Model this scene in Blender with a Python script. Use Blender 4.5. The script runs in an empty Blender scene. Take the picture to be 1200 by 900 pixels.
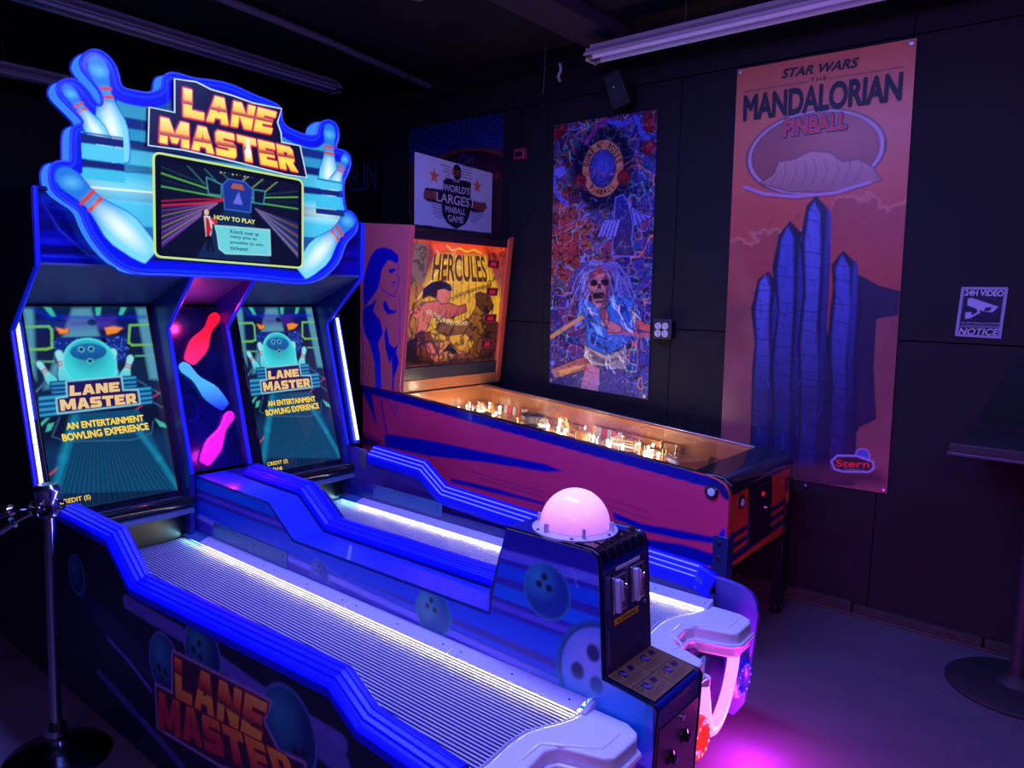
import bpy, bmesh, math, random
import numpy as np
from mathutils import Matrix, Vector
from mathutils.geometry import tessellate_polygon
random.seed(5)
rng = np.random.default_rng(7)
SC = bpy.context.scene
COL = SC.collection
PI = math.pi
# ---------------------------------------------------------------- camera, world, lights, exposure
cam = bpy.data.cameras.new('camera')
cam.sensor_width = 36; cam.lens = 25.989; cam.clip_start = .02
camo = bpy.data.objects.new('camera', cam); COL.objects.link(camo)
M = Matrix([[0.772556, -0.092427, 0.628183], [0.634578, 0.078693, -0.768842], [0.021628, 0.992605, 0.119447]]).to_4x4(); M.translation = Vector((0, 0, 1.65)); camo.matrix_world = M
SC.camera = camo
SC.view_settings.view_transform = 'Standard'; SC.view_settings.look = 'None'
SC.view_settings.gamma = 1; SC.view_settings.use_curve_mapping = False
SC.view_settings.exposure = 0
W = bpy.data.worlds.new('dim_room_air'); SC.world = W; W.use_nodes = True
W.node_tree.nodes['Background'].inputs[0].default_value = (.05, .02, .30, 1)
W.node_tree.nodes['Background'].inputs[1].default_value = .05

def area(name, loc, target, sx, sy, color, power, spread=180):
    l = bpy.data.lights.new(name, 'AREA'); l.shape = 'RECTANGLE'; l.size = sx; l.size_y = sy
    l.color = color; l.energy = power; l.spread = math.radians(spread)
    o = bpy.data.objects.new(name, l); COL.objects.link(o)
    o.location = loc
    o.rotation_euler = (Vector(target)-Vector(loc)).to_track_quat('-Z', 'Y').to_euler()
    return o
def point(name, loc, color, power, r=.05):
    l = bpy.data.lights.new(name, 'POINT'); l.color = color; l.energy = power; l.shadow_soft_size = r
    o = bpy.data.objects.new(name, l); COL.objects.link(o); o.location = loc
    return o
# blacklight tubes on the ceiling above the lanes, weaker violet ones over the open floor, plus added fills
area('blacklight_over_lanes', (-1.75, 1.75, 3.12), (-1.75, 1.75, 0), 1.7, .25, (.19, .23, 1), 120)
area('added_divider_fill', (-1.0, -.9, 2.95), (-2.0, 1.7, .5), 1.4, .25, (.20, .20, 1), 30)  # unseen fill light added to brighten the divider's side
area('violet_ceiling_lamp', (.9, 1.6, 3.1), (-.4, 3.2, .8), 1.4, .5, (.34, .20, 1), 18)
area('magenta_room_lamp', (.6, -1.2, 2.9), (-2.0, 3.2, 1.0), 1.2, .5, (.80, .28, .58), 24)
point('added_ceiling_fill', (-1.2, .4, 2.55), (.22, .16, 1), 7, .1)  # unseen blue fill added to lift the ceiling

# ---------------------------------------------------------------- helpers
WM = {}
def srgb(*c):
    return tuple(((v/255)/12.92 if v/255 <= .04045 else ((v/255+.055)/1.055)**2.4) for v in c)
def link(o, parent=None, world=None):
    COL.objects.link(o)
    w = world.copy() if world is not None else Matrix()
    if parent is not None:
        o.parent = parent; o.matrix_parent_inverse = WM[parent.name].inverted()
    o.matrix_basis = w
    WM[o.name] = w
    return o
def tag(o, label=None, cat=None, group=None, kind=None):
    for k, v in (('label', label), ('category', cat), ('group', group), ('kind', kind)):
        if v: o[k] = v
    return o
def thing(name, loc, label, cat, group=None):
    o = bpy.data.objects.new(name, None); o.empty_display_size = .1
    link(o, None, Matrix.Translation(Vector(loc)))
    return tag(o, label, cat, group)
def mat(name, color, rough=.5, metal=0, emit=None, es=1, coat=0, spec=.5, noise=None, bump=0, trans=0, alpha=1):
    m = bpy.data.materials.new(name); m.use_nodes = True
    nt = m.node_tree; b = nt.nodes['Principled BSDF']
    b.inputs['Base Color'].default_value = (*color, 1)
    b.inputs['Roughness'].default_value = rough; b.inputs['Metallic'].default_value = metal
    b.inputs['Specular IOR Level'].default_value = spec
    b.inputs['Coat Weight'].default_value = coat
    if emit: b.inputs['Emission Color'].default_value = (*emit, 1); b.inputs['Emission Strength'].default_value = es
    if noise or bump:
        tc = nt.nodes.new('ShaderNodeTexCoord'); n = nt.nodes.new('ShaderNodeTexNoise')
        n.inputs['Scale'].default_value = noise[0] if noise else 40; n.inputs['Detail'].default_value = 5
        nt.links.new(tc.outputs['Object'], n.inputs['Vector'])
        if noise:
            r = nt.nodes.new('ShaderNodeMix'); r.data_type = 'RGBA'
            r.inputs[6].default_value = (*color, 1); r.inputs[7].default_value = (*noise[1], 1)
            nt.links.new(n.outputs['Fac'], r.inputs[0]); nt.links.new(r.outputs[2], b.inputs['Base Color'])
        if bump:
            bp = nt.nodes.new('ShaderNodeBump'); bp.inputs['Strength'].default_value = bump; bp.inputs['Distance'].default_value = .004
            nt.links.new(n.outputs['Fac'], bp.inputs['Height']); nt.links.new(bp.outputs[0], b.inputs['Normal'])
    return m
def glassmat(name, tint=(1, 1, 1), refl=1.0):
    m = bpy.data.materials.new(name); m.use_nodes = True; nt = m.node_tree; nt.nodes.clear()
    o = nt.nodes.new('ShaderNodeOutputMaterial'); mx = nt.nodes.new('ShaderNodeMixShader')
    t = nt.nodes.new('ShaderNodeBsdfTransparent'); t.inputs[0].default_value = (*tint, 1)
    g = nt.nodes.new('ShaderNodeBsdfGlossy'); g.inputs['Roughness'].default_value = .02
    lw = nt.nodes.new('ShaderNodeLayerWeight'); lw.inputs[0].default_value = .5
    pw = nt.nodes.new('ShaderNodeMath'); pw.operation = 'POWER'; pw.inputs[1].default_value = 4
    ml = nt.nodes.new('ShaderNodeMath'); ml.operation = 'MULTIPLY_ADD'; ml.inputs[1].default_value = .7*refl; ml.inputs[2].default_value = .03*refl
    nt.links.new(lw.outputs['Facing'], pw.inputs[0]); nt.links.new(pw.outputs[0], ml.inputs[0])
    nt.links.new(ml.outputs[0], mx.inputs[0]); nt.links.new(t.outputs[0], mx.inputs[1]); nt.links.new(g.outputs[0], mx.inputs[2])
    nt.links.new(mx.outputs[0], o.inputs[0]); return m
def printmat(name, emit=0.0, rough=.35, coat=0, k=1.0):
    m = bpy.data.materials.new(name); m.use_nodes = True; nt = m.node_tree; b = nt.nodes['Principled BSDF']
    a = nt.nodes.new('ShaderNodeVertexColor'); a.layer_name = 'print'
    b.inputs['Roughness'].default_value = rough; b.inputs['Coat Weight'].default_value = coat
    if emit:
        b.inputs['Base Color'].default_value = (.01, .01, .015, 1)
        nt.links.new(a.outputs[0], b.inputs['Emission Color']); b.inputs['Emission Strength'].default_value = emit
    else:
        nt.links.new(a.outputs[0], b.inputs['Base Color'])
    return m
def gradmat(name, stops, y0, y1, emit=0, const=False):
    """colour bands across the height of a print (local y from y0 to y1)"""
    m = bpy.data.materials.new(name); m.use_nodes = True; nt = m.node_tree; b = nt.nodes['Principled BSDF']
    tc = nt.nodes.new('ShaderNodeTexCoord'); sp = nt.nodes.new('ShaderNodeSeparateXYZ'); mr = nt.nodes.new('ShaderNodeMapRange')
    mr.inputs[1].default_value = y0; mr.inputs[2].default_value = y1
    cr = nt.nodes.new('ShaderNodeValToRGB')
    nt.links.new(tc.outputs['Object'], sp.inputs[0]); nt.links.new(sp.outputs[1], mr.inputs[0]); nt.links.new(mr.outputs[0], cr.inputs[0])
    el = cr.color_ramp.elements
    el[0].position, el[0].color = stops[0][0], (*stops[0][1], 1)
    el[1].position, el[1].color = stops[-1][0], (*stops[-1][1], 1)
    for p, c in stops[1:-1]:
        e = el.new(p); e.color = (*c, 1)
    if emit:
        nt.links.new(cr.outputs[0], b.inputs['Emission Color']); b.inputs['Emission Strength'].default_value = emit
        b.inputs['Base Color'].default_value = (.01, .01, .01, 1)
    else: nt.links.new(cr.outputs[0], b.inputs['Base Color'])
    return m

class MB:
    def __init__(s): s.v = []; s.f = []
    def add(s, vs, fs):
        n = len(s.v); s.v += [tuple(v) for v in vs]; s.f += [tuple(i+n for i in f) for f in fs]; return s
    def box(s, x0, x1, y0, y1, z0, z1):
        return s.add([(x0,y0,z0),(x1,y0,z0),(x1,y1,z0),(x0,y1,z0),(x0,y0,z1),(x1,y0,z1),(x1,y1,z1),(x0,y1,z1)],
                     [(0,3,2,1),(4,5,6,7),(0,1,5,4),(1,2,6,5),(2,3,7,6),(3,0,4,7)])
    def prism(s, pts, ax, a, b):
        """polygon in the plane across ax, run from a to b. X: (y,z)  Y: (x,z)  Z: (x,y)"""
        def P(p, t): return {'X': (t, p[0], p[1]), 'Y': (p[0], t, p[1]), 'Z': (p[0], p[1], t)}[ax]
        n = len(pts); tri = tessellate_polygon([[Vector((p[0], p[1], 0)) for p in pts]])
        vs = [P(p, a) for p in pts]+[P(p, b) for p in pts]
        return s.add(vs, [tuple(t) for t in tri]+[tuple(i+n for i in reversed(t)) for t in tri]+[(i, (i+1) % n, n+(i+1) % n, n+i) for i in range(n)])
    def tube(s, path, r, n=8, closed=False, caps=True):
        path = [Vector(p) for p in path]; m = len(path); R = r if hasattr(r, '__len__') else [r]*m
        rings = []; prev = None
        for i, p in enumerate(path):
            a = path[(i-1) % m] if (i > 0 or closed) else p; b = path[(i+1) % m] if (i < m-1 or closed) else p
            t = (b-a).normalized()
            if prev is None:
                u = t.cross(Vector((0, 0, 1)));
                if u.length < .1: u = t.cross(Vector((0, 1, 0)))
            else: u = prev-t*prev.dot(t)
            u.normalize(); prev = u; w = t.cross(u)
            rings.append([p+(u*math.cos(2*PI*k/n)+w*math.sin(2*PI*k/n))*R[i] for k in range(n)])
        vs = [v for r_ in rings for v in r_]; fs = []
        for i in range(m if closed else m-1):
            j = (i+1) % m
            for k in range(n): fs.append((i*n+k, i*n+(k+1) % n, j*n+(k+1) % n, j*n+k))
        if caps and not closed: fs += [tuple(range(n-1, -1, -1)), tuple((m-1)*n+k for k in range(n))]
        return s.add(vs, fs)
    def lathe(s, prof, c, n=24, ax='Z'):
        """profile [(r, t)] turned round the axis through c"""
        vs = []; fs = []
        for r, t in prof:
            for k in range(n):
                a = 2*PI*k/n; x, y = r*math.cos(a), r*math.sin(a)
                q = {'Z': (x, y, t), 'X': (t, x, y), 'Y': (x, t, y)}[ax]
                vs.append((c[0]+q[0], c[1]+q[1], c[2]+q[2]))
        m = len(prof)
        for i in range(m-1):
            for k in range(n): fs.append((i*n+k, i*n+(k+1) % n, (i+1)*n+(k+1) % n, (i+1)*n+k))
        if prof[0][0] > 1e-4: fs.append(tuple(range(n-1, -1, -1)))
        if prof[-1][0] > 1e-4: fs.append(tuple((m-1)*n+k for k in range(n)))
        return s.add(vs, fs)
    def sweep(s, sec, path):
        """section [(dy, dz)] carried along path [(x, y, z)] lying mainly in X"""
        n = len(sec); vs = [(p[0], p[1]+a, p[2]+b) for p in path for a, b in sec]; fs = []
        for i in range(len(path)-1):
            for k in range(n): fs.append((i*n+k, i*n+(k+1) % n, (i+1)*n+(k+1) % n, (i+1)*n+k))
        tri = tessellate_polygon([[Vector((a, b, 0)) for a, b in sec]])
        fs += [tuple(t) for t in tri]+[tuple((len(path)-1)*n+i for i in reversed(t)) for t in tri]
        return s.add(vs, fs)
    def build(s, name, material, parent=None, smooth=True, bevel=0, world=None, seg=2):
        me = bpy.data.meshes.new(name); me.from_pydata(s.v, [], s.f); me.materials.append(material)
        bm = bmesh.new(); bm.from_mesh(me); bmesh.ops.remove_doubles(bm, verts=bm.verts, dist=1e-5)
        bmesh.ops.recalc_face_normals(bm, faces=bm.faces)
        if bevel: bmesh.ops.dissolve_limit(bm, angle_limit=.01, verts=bm.verts, edges=bm.edges)
        bm.to_mesh(me); bm.free()
        if smooth:
            me.shade_smooth(); me.set_sharp_from_angle(angle=math.radians(35))
        o = bpy.data.objects.new(name, me); link(o, parent, world)
        if bevel:
            md = o.modifiers.new('bevel', 'BEVEL'); md.width = bevel; md.segments = seg; md.limit_method = 'ANGLE'; md.angle_limit = math.radians(30)
            md.harden_normals = False
        return o
def bx(name, m, parent, x0, x1, y0, y1, z0, z1, bevel=0): return MB().box(x0, x1, y0, y1, z0, z1).build(name, m, parent, bevel=bevel)

def frame(o, u, v):
    u = Vector(u).normalized(); v = Vector(v).normalized(); n = u.cross(v)
    m = Matrix((u, v, n)).transposed().to_4x4(); m.translation = Vector(o); return m
def FX(x, eps=0): return frame((x+eps, 0, 0), (0, 1, 0), (0, 0, 1))     # local (y, z), faces +X
def FY(y, eps=0): return frame((0, y-eps, 0), (1, 0, 0), (0, 0, 1))     # local (x, z), faces -Y
def FZ(z, eps=0): return frame((0, 0, z+eps), (1, 0, 0), (0, 1, 0))     # local (x, y), faces +Z
def quadframe(tl, tr, bl):
    """frame whose origin is the lower left corner of a rectangle given by three world corners"""
    return frame(bl, Vector(tr)-Vector(tl), Vector(tl)-Vector(bl))

# ---- painter: flat print laid down as colours on a fine grid
def sdf_poly(U, V, pts):
    d = np.full(U.shape, 1e9); ins = np.zeros(U.shape, bool); n = len(pts)
    for i in range(n):
        ax, ay = pts[i]; bx_, by = pts[(i+1) % n]
        ex, ey = bx_-ax, by-ay; L = ex*ex+ey*ey+1e-12
        t = np.clip(((U-ax)*ex+(V-ay)*ey)/L, 0, 1)
        d = np.minimum(d, (U-ax-t*ex)**2+(V-ay-t*ey)**2)
        if abs(ey) > 1e-9:
            c = ((ay > V) != (by > V)) & (U < ex*(V-ay)/ey+ax); ins ^= c
    d = np.sqrt(d); return np.where(ins, -d, d)
class Canvas:
    def __init__(s, u0, v0, u1, v1, res, bg=(0, 0, 0)):
        s.nx = int(round((u1-u0)/res))+1; s.ny = int(round((v1-v0)/res))+1
        s.U, s.V = np.meshgrid(np.linspace(u0, u1, s.nx), np.linspace(v0, v1, s.ny))
        s.I = np.zeros((s.ny, s.nx, 3)); s.I[:] = srgb(*bg); s.r = res; s.b = (u0, v0, u1, v1); s.mask = None
    def win(s, u0, v0, u1, v1):
        i0 = int(np.clip((u0-s.b[0])/(s.b[2]-s.b[0])*(s.nx-1)-1, 0, s.nx)); i1 = int(np.clip((u1-s.b[0])/(s.b[2]-s.b[0])*(s.nx-1)+2, 0, s.nx))
        j0 = int(np.clip((v0-s.b[1])/(s.b[3]-s.b[1])*(s.ny-1)-1, 0, s.ny)); j1 = int(np.clip((v1-s.b[1])/(s.b[3]-s.b[1])*(s.ny-1)+2, 0, s.ny))
        return slice(j0, j1), slice(i0, i1)
    def put(s, w, a, c):
        a = np.clip(a, 0, 1)[..., None]; s.I[w] = s.I[w]*(1-a)+np.asarray(c)*a
    def poly(s, pts, c, soft=None, alpha=1, grad=None, outline=None):
        """filled polygon; grad=(c2, p, q): colour runs from c at point p to c2 at q; outline=(colour, width)"""
        sf = soft or s.r*.6; xs = [p[0] for p in pts]; ys = [p[1] for p in pts]; g = sf*2+(outline[1] if outline else 0)
        w = s.win(min(xs)-g, min(ys)-g, max(xs)+g, max(ys)+g); U, V = s.U[w], s.V[w]
        if U.size == 0: return s
        d = sdf_poly(U, V, pts)
        if outline: s.put(w, (outline[1]-d)/s.r+.5, srgb(*outline[0]))
        col = np.array(srgb(*c))
        if grad:
            c2, p, q = grad; e = (q[0]-p[0], q[1]-p[1]); t = np.clip(((U-p[0])*e[0]+(V-p[1])*e[1])/(e[0]**2+e[1]**2), 0, 1)[..., None]
            col = col*(1-t)+np.array(srgb(*c2))*t
        s.put(w, alpha*(.5-d/(2*sf)), col); return s
    def line(s, pts, wd, c, alpha=1, soft=None):
        sf = soft or s.r*.6
        for (ax, ay), (bx_, by) in zip(pts, pts[1:]):
            g = wd+sf*2; w = s.win(min(ax, bx_)-g, min(ay, by)-g, max(ax, bx_)+g, max(ay, by)+g); U, V = s.U[w], s.V[w]
            if U.size == 0: continue
            ex, ey = bx_-ax, by-ay; t = np.clip(((U-ax)*ex+(V-ay)*ey)/(ex*ex+ey*ey+1e-12), 0, 1)
            d = np.hypot(U-ax-t*ex, V-ay-t*ey)-wd/2
            s.put(w, alpha*(.5-d/(2*sf)), srgb(*c))
        return s
    def ell(s, cx, cy, rx, ry, c, soft=None, alpha=1, c2=None, ring=None, off=(0, 0), rot=0):
        sf = (soft or s.r*.6); R = max(rx, ry); w = s.win(cx-R-sf, cy-R-sf, cx+R+sf, cy+R+sf); U, V = s.U[w]-cx, s.V[w]-cy
        if U.size == 0: return s
        U, V = U*math.cos(rot)+V*math.sin(rot), -U*math.sin(rot)+V*math.cos(rot)
        k = np.hypot(U/rx, V/ry); d = (k-1)*min(rx, ry); col = np.array(srgb(*c))
        if c2 is not None:
            t = np.clip(np.hypot(U/rx-off[0], V/ry-off[1]), 0, 1)[..., None]; col = col*(1-t)+np.array(srgb(*c2))*t
        if ring: s.put(w, alpha*(.5-(np.abs(d)-ring/2)/(2*sf)), col)
        else: s.put(w, alpha*(.5-d/(2*sf)), col)
        return s
    def noise(s, scale, oct=3, seed=0):
        r = np.random.default_rng(seed); out = np.zeros(s.U.shape); amp = 1; tot = 0
        for o in range(oct):
            k = scale*2**o; n = int(max(s.b[2]-s.b[0], s.b[3]-s.b[1])*k)+4; g = r.random((n, n))
            x = (s.U-s.b[0])*k; y = (s.V-s.b[1])*k; xi = x.astype(int); yi = y.astype(int); fx = x-xi; fy = y-yi
            fx = fx*fx*(3-2*fx); fy = fy*fy*(3-2*fy)
            out += amp*((g[yi, xi]*(1-fx)+g[yi, xi+1]*fx)*(1-fy)+(g[yi+1, xi]*(1-fx)+g[yi+1, xi+1]*fx)*fy); tot += amp; amp *= .5
        return out/tot
    def vgrad(s, stops, v0=None, v1=None):
        v0 = s.b[1] if v0 is None else v0; v1 = s.b[3] if v1 is None else v1
        t = (s.V-v0)/(v1-v0); m = (t >= 0) & (t <= 1)
        c = np.stack([np.interp(t, [p for p, _ in stops], [srgb(*q)[k] for _, q in stops]) for k in range(3)], -1)
        s.I[m] = c[m]; return s
    def clip(s, pts):
        """trim the print to an outline; the outermost grid points are drawn in onto it"""
        D = sdf_poly(s.U, s.V, pts); gv, gu = np.gradient(D, s.V[:, 0], s.U[0]); L = np.hypot(gu, gv)+1e-9; o = np.clip(D, 0, None)
        s.mask = D < s.r*1.3; s.U = s.U-o*gu/L; s.V = s.V-o*gv/L
    def build(s, name, material, parent, fr, z=.0006, warp=None, bulge=None):
        me = bpy.data.meshes.new(name); nx, ny = s.nx, s.ny
        Z = np.full(s.U.shape, z)
        if bulge is not None: Z = Z+bulge
        UU, VV = (s.U, s.V) if warp is None else warp(s.U, s.V)
        co = np.stack([UU, VV, Z], -1).reshape(-1, 3)
        idx = np.arange(nx*ny).reshape(ny, nx)
        q = np.stack([idx[:-1, :-1], idx[:-1, 1:], idx[1:, 1:], idx[1:, :-1]], -1).reshape(-1, 4)
        col = np.clip(s.I, 0, None).reshape(-1, 3)
        if s.mask is not None:
            mk = s.mask; keep = (mk[:-1, :-1] & mk[:-1, 1:] & mk[1:, 1:] & mk[1:, :-1]).reshape(-1); q = q[keep]
            used = np.unique(q); re = np.full(nx*ny, -1); re[used] = np.arange(len(used)); q = re[q]; co = co[used]; col = col[used]
        n = len(q)
        me.vertices.add(len(co)); me.vertices.foreach_set('co', co.astype(np.float32).ravel())
        me.loops.add(n*4); me.loops.foreach_set('vertex_index', q.astype(np.int32).ravel())
        me.polygons.add(n); me.polygons.foreach_set('loop_start', np.arange(0, n*4, 4, dtype=np.int32))
        me.update(calc_edges=True)
        at = me.color_attributes.new('print', 'FLOAT_COLOR', 'POINT')
        at.data.foreach_set('color', np.concatenate([col, np.ones((len(col), 1))], 1).astype(np.float32).ravel())
        me.materials.append(material); me.shade_smooth()
        o = bpy.data.objects.new(name, me); link(o, parent, fr); return o
_tc = {}
# heavy block capitals of the game's title, drawn as polygons (outer, holes)
BLOCK = {'L': (.92, [[(0,0),(.92,0),(.92,.27),(.36,.27),(.36,1),(0,1)]]),
 'A': (1.04, [[(0,0),(.33,0),(.38,.19),(.66,.19),(.71,0),(1.04,0),(.72,1),(.32,1)], [(.44,.41),(.60,.41),(.52,.74)]]),
 'N': (1.02, [[(0,0),(.33,0),(.33,.5),(.66,0),(1.02,0),(1.02,1),(.69,1),(.69,.5),(.36,1),(0,1)]]),
 'E': (.92, [[(0,0),(.92,0),(.92,.25),(.36,.25),(.36,.39),(.82,.39),(.82,.62),(.36,.62),(.36,.75),(.92,.75),(.92,1),(0,1)]]),
 'M': (1.3, [[(0,0),(.33,0),(.33,.54),(.54,.10),(.76,.10),(.97,.54),(.97,0),(1.3,0),(1.3,1),(.92,1),(.65,.44),(.38,1),(0,1)]]),
 'S': (.98, [[(0,0),(.86,0),(.98,.12),(.98,.50),(.86,.62),(.36,.62),(.36,.75),(.95,.75),(.95,1),(.12,1),(0,.88),(0,.50),(.12,.38),(.62,.38),(.62,.25),(0,.25)]]),
 'T': (1.0, [[(.32,0),(.68,0),(.68,.73),(1,.73),(1,1),(0,1),(0,.73),(.32,.73)]]),
 'R': (1.02, [[(0,0),(.35,0),(.35,.30),(.42,.30),(.62,0),(1.02,0),(.79,.34),(.92,.46),(.92,.88),(.80,1),(0,1)], [(.35,.52),(.58,.52),(.58,.76),(.35,.76)]])}
def textgeo(s, off=0.0, shear=0.0, sp=1.0):
    k = (s, off, shear, sp)
    if k in _tc: return _tc[k]
    if s in ('LANE', 'MASTER'):
        v = []; f = []; x = 0
        for ch in s:
            w, loops = BLOCK[ch]; n = len(v); tri = tessellate_polygon([[Vector((p[0], p[1], 0)) for p in lp] for lp in loops])
            v += [(x+p[0], p[1]) for lp in loops for p in lp]; f += [tuple(i+n for i in t) for t in tri]; x += w+.13
        v = np.array(v); x -= .13; wh = np.array([x, 1.0]); v = v/wh
        _tc[k] = (v, f, wh); return _tc[k]
    def geo(of):
        cu = bpy.data.curves.new('t', 'FONT'); cu.body = s; cu.size = 1; cu.offset = of; cu.shear = shear; cu.space_character = sp; cu.resolution_u = 4; cu.fill_mode = 'BOTH'
        o = bpy.data.objects.new('t', cu); COL.objects.link(o)
        me = bpy.data.meshes.new_from_object(o); v = np.array([x.co[:2] for x in me.vertices]) if len(me.vertices) else np.zeros((0, 2)); f = [tuple(p.vertices) for p in me.polygons]
        bpy.data.objects.remove(o); bpy.data.curves.remove(cu); bpy.data.meshes.remove(me); return v, f
    v0, f0 = geo(0); v, f = (v0, f0) if off == 0 else geo(off)
    lo, hi = v0.min(0), v0.max(0); v = (v-lo)/(hi-lo+1e-9)
    _tc[k] = (v, f, hi-lo); return _tc[k]
def bil(q, a, b):
    tl, tr, br, bl = q
    return tuple((tl[i]*(1-a)+tr[i]*a)*b+(bl[i]*(1-a)+br[i]*a)*(1-b) for i in (0, 1))
def lettering(mb, s, q, z, off=0.0, shear=0.0, sp=1.0, thick=0):
    base = 0.0
    v, f, wh = textgeo(s, base, shear, sp)
    sh = [(0, 0)]
    if off > base: sh += [((off-base)*math.cos(k*PI/4), (off-base)*math.sin(k*PI/4)) for k in range(8)]
    if off > .03: sh += [(off*.5*math.cos(k*PI/2), off*.5*math.sin(k*PI/2)) for k in range(4)]
    for i, (dx, dy) in enumerate(sh): mb.add([(*bil(q, a+dx/wh[0], b+dy/wh[1]), z-i*4e-5) for a, b in v], f)
    return mb
def words(name, s, q, fr, material, parent, z=.0012, off=0.0, shear=0.0, sp=1.0):
    """one line of writing fitted into the four corners q (tl, tr, br, bl)"""
    mb = MB()
    lines = s if isinstance(s, list) else [s]
    n = len(lines)
    for i, t in enumerate(lines):
        b1 = 1-i/n; b0 = 1-(i+.72)/n if n > 1 else 0
        qq = (bil(q, 0, b1), bil(q, 1, b1), bil(q, 1, b0), bil(q, 0, b0)) if n > 1 else q
        lettering(mb, t, qq, z, off, shear, sp)
    me = bpy.data.meshes.new(name); me.from_pydata(mb.v, [], mb.f); me.materials.append(material)
    o = bpy.data.objects.new(name, me); return link(o, parent, fr)
def rectq(u0, v0, u1, v1): return ((u0, v1), (u1, v1), (u1, v0), (u0, v0))
def pinshape(base, top, k=1.0, n=10):
    """outline of a bowling pin standing from base to top"""
    prof = [(0, .13), (.03, .155), (.12, .2), (.3, .245), (.4, .23), (.52, .165), (.62, .115), (.7, .105), (.78, .125), (.88, .15), (.95, .125), (.985, .07), (1, 0)]
    bx_, by = base; ex, ey = top[0]-bx_, top[1]-by; L = math.hypot(ex, ey); nx, ny = -ey/L, ex/L
    A = [(bx_+ex*t+nx*w*L*k*.62, by+ey*t+ny*w*L*k*.62) for t, w in prof]
    B = [(bx_+ex*t-nx*w*L*k*.62, by+ey*t-ny*w*L*k*.62) for t, w in reversed(prof[:-1])]
    return A+B
def paint_pin(c, base, top, k=1.0, head=(60, 150, 230), body=(225, 250, 255), rim=(0, 70, 200), band=(210, 70, 50)):
    P = pinshape(base, top, k); c.poly(P, body, grad=(head, bil4(base, top, .35), bil4(base, top, .75)), outline=(rim, .004))
    e = (top[0]-base[0], top[1]-base[1]); L = math.hypot(*e); n = (-e[1]/L*.09*L*k, e[0]/L*.09*L*k)
    for t in (.62, .70):
        m = bil4(base, top, t); c.line([(m[0]-n[0]*.75, m[1]-n[1]*.75), (m[0]+n[0]*.75, m[1]+n[1]*.75)], .035*L, band)
def bil4(a, b, t): return (a[0]+(b[0]-a[0])*t, a[1]+(b[1]-a[1])*t)
def paint_ball(c, x, y, r, holes=True, base=(10, 60, 170), hi=(40, 130, 160), rim=(60, 160, 190), ry=None, off=(-.4, .4), hs=1):
    ry = ry or r
    c.ell(x, y, r*1.06, ry*1.06, rim); c.ell(x, y, r, ry, hi, c2=base, off=off)
    if holes:
        for a, b in ((-.35, .2), (-.12, .52), (.1, .15)): c.ell(x+a*r, y+b*ry, .13*r*hs, .13*ry*hs, (6, 12, 50))

# ---------------------------------------------------------------- materials
m_wall = mat('painted_black_wall', (.008, .008, .014), .7, spec=.25, noise=(3, (.013, .012, .020)), bump=.25)
m_peg = mat('black_pegboard', (.008, .008, .013), .65, spec=.25, noise=(8, (.012, .011, .018)), bump=.1)
m_hole = mat('peg_hole', (.001, .001, .001), .9)
m_ceil = mat('black_ceiling', (.012, .010, .02), .8, noise=(2, (.02, .015, .03)), bump=.4)
m_floor = mat('worn_grey_floor', (.075, .055, .10), .45, noise=(5, (.11, .085, .135)), bump=.12)
m_blue = mat('glossy_blue_plastic', (.003, .006, .9), .38, spec=.22)
m_bluedk = mat('dark_blue_laminate', (.006, .012, .22), .32, coat=.3)
m_bluemid = mat('blue_laminate', (.01, .03, .5), .35, coat=.2)
m_edge = mat('blue_edge_trim', (.01, .02, .9), .3, emit=(0, .01, .55), es=.35)
m_black = mat('black_panel', (.006, .006, .012), .35)
m_blackgl = mat('gloss_black_plastic', (.008, .008, .012), .15, coat=.5)
m_white = mat('white_moulded_plastic', (.74, .74, .90), .35, noise=(9, (.68, .69, .88)))
m_ridge = mat('pale_lane_ridge', (.42, .40, .68), .45)
m_lanebase = mat('dark_lane_groove', (.003, .003, .03), .7, spec=.1)
m_cover = mat('pale_strip_cover', (.50, .50, .80), .3)
m_chrome = mat('chrome', (.75, .75, .8), .12, metal=1)
m_steel = mat('brushed_steel', (.5, .5, .55), .35, metal=1)
m_tube = mat('frosted_lamp_tube', (.8, .78, .9), .35, emit=(.25, .16, .9), es=.12)
m_fix = mat('white_enamel_fixture', (.62, .6, .72), .4)
m_wood = mat('amber_wood', (.62, .22, .06), .3, noise=(20, (.42, .13, .03)), coat=.3)
m_screw = mat('screw_head', (.35, .35, .42), .35, metal=1)
m_pr = printmat('matt_print'); m_prg = printmat('laminated_print', rough=.25, coat=.3)
m_scr = printmat('lit_screen', emit=1.0, rough=.12); m_mq = printmat('backlit_marquee', emit=1.05, rough=.2)
m_bg = printmat('backlit_glass_print', emit=.95, rough=.15)
def emi(n, c, s): return mat(n, (.02, .02, .02), .4, emit=srgb(*c), es=s)
m_inkw = mat('white_ink', srgb(190, 190, 215), .5); m_inkk = mat('black_ink', (.012, .01, .03), .5)
# ---------------------------------------------------------------- room
YW = 4.12; XB = -6.6; XF = 2.6; YF = -2.4; ZC = 3.28
def struct(o): o['kind'] = 'structure'; return o
struct(bx('floor', m_floor, None, XB, XF, YF, YW, -.1, 0))
struct(bx('ceiling', m_ceil, None, XB, XF, YF, YW, ZC, ZC+.1))
struct(bx('wall_back', m_wall, None, XB-.1, XB, YF, YW, 0, ZC))
struct(bx('wall_left', m_wall, None, XB-.1, XF+.1, YF-.1, YF, 0, ZC))
struct(bx('wall_front', m_wall, None, XF, XF+.1, YF, YW, 0, ZC))
wr = struct(bx('wall_right', m_wall, None, XB-.1, XF+.1, YW+.02, YW+.12, 0, ZC))
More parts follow.
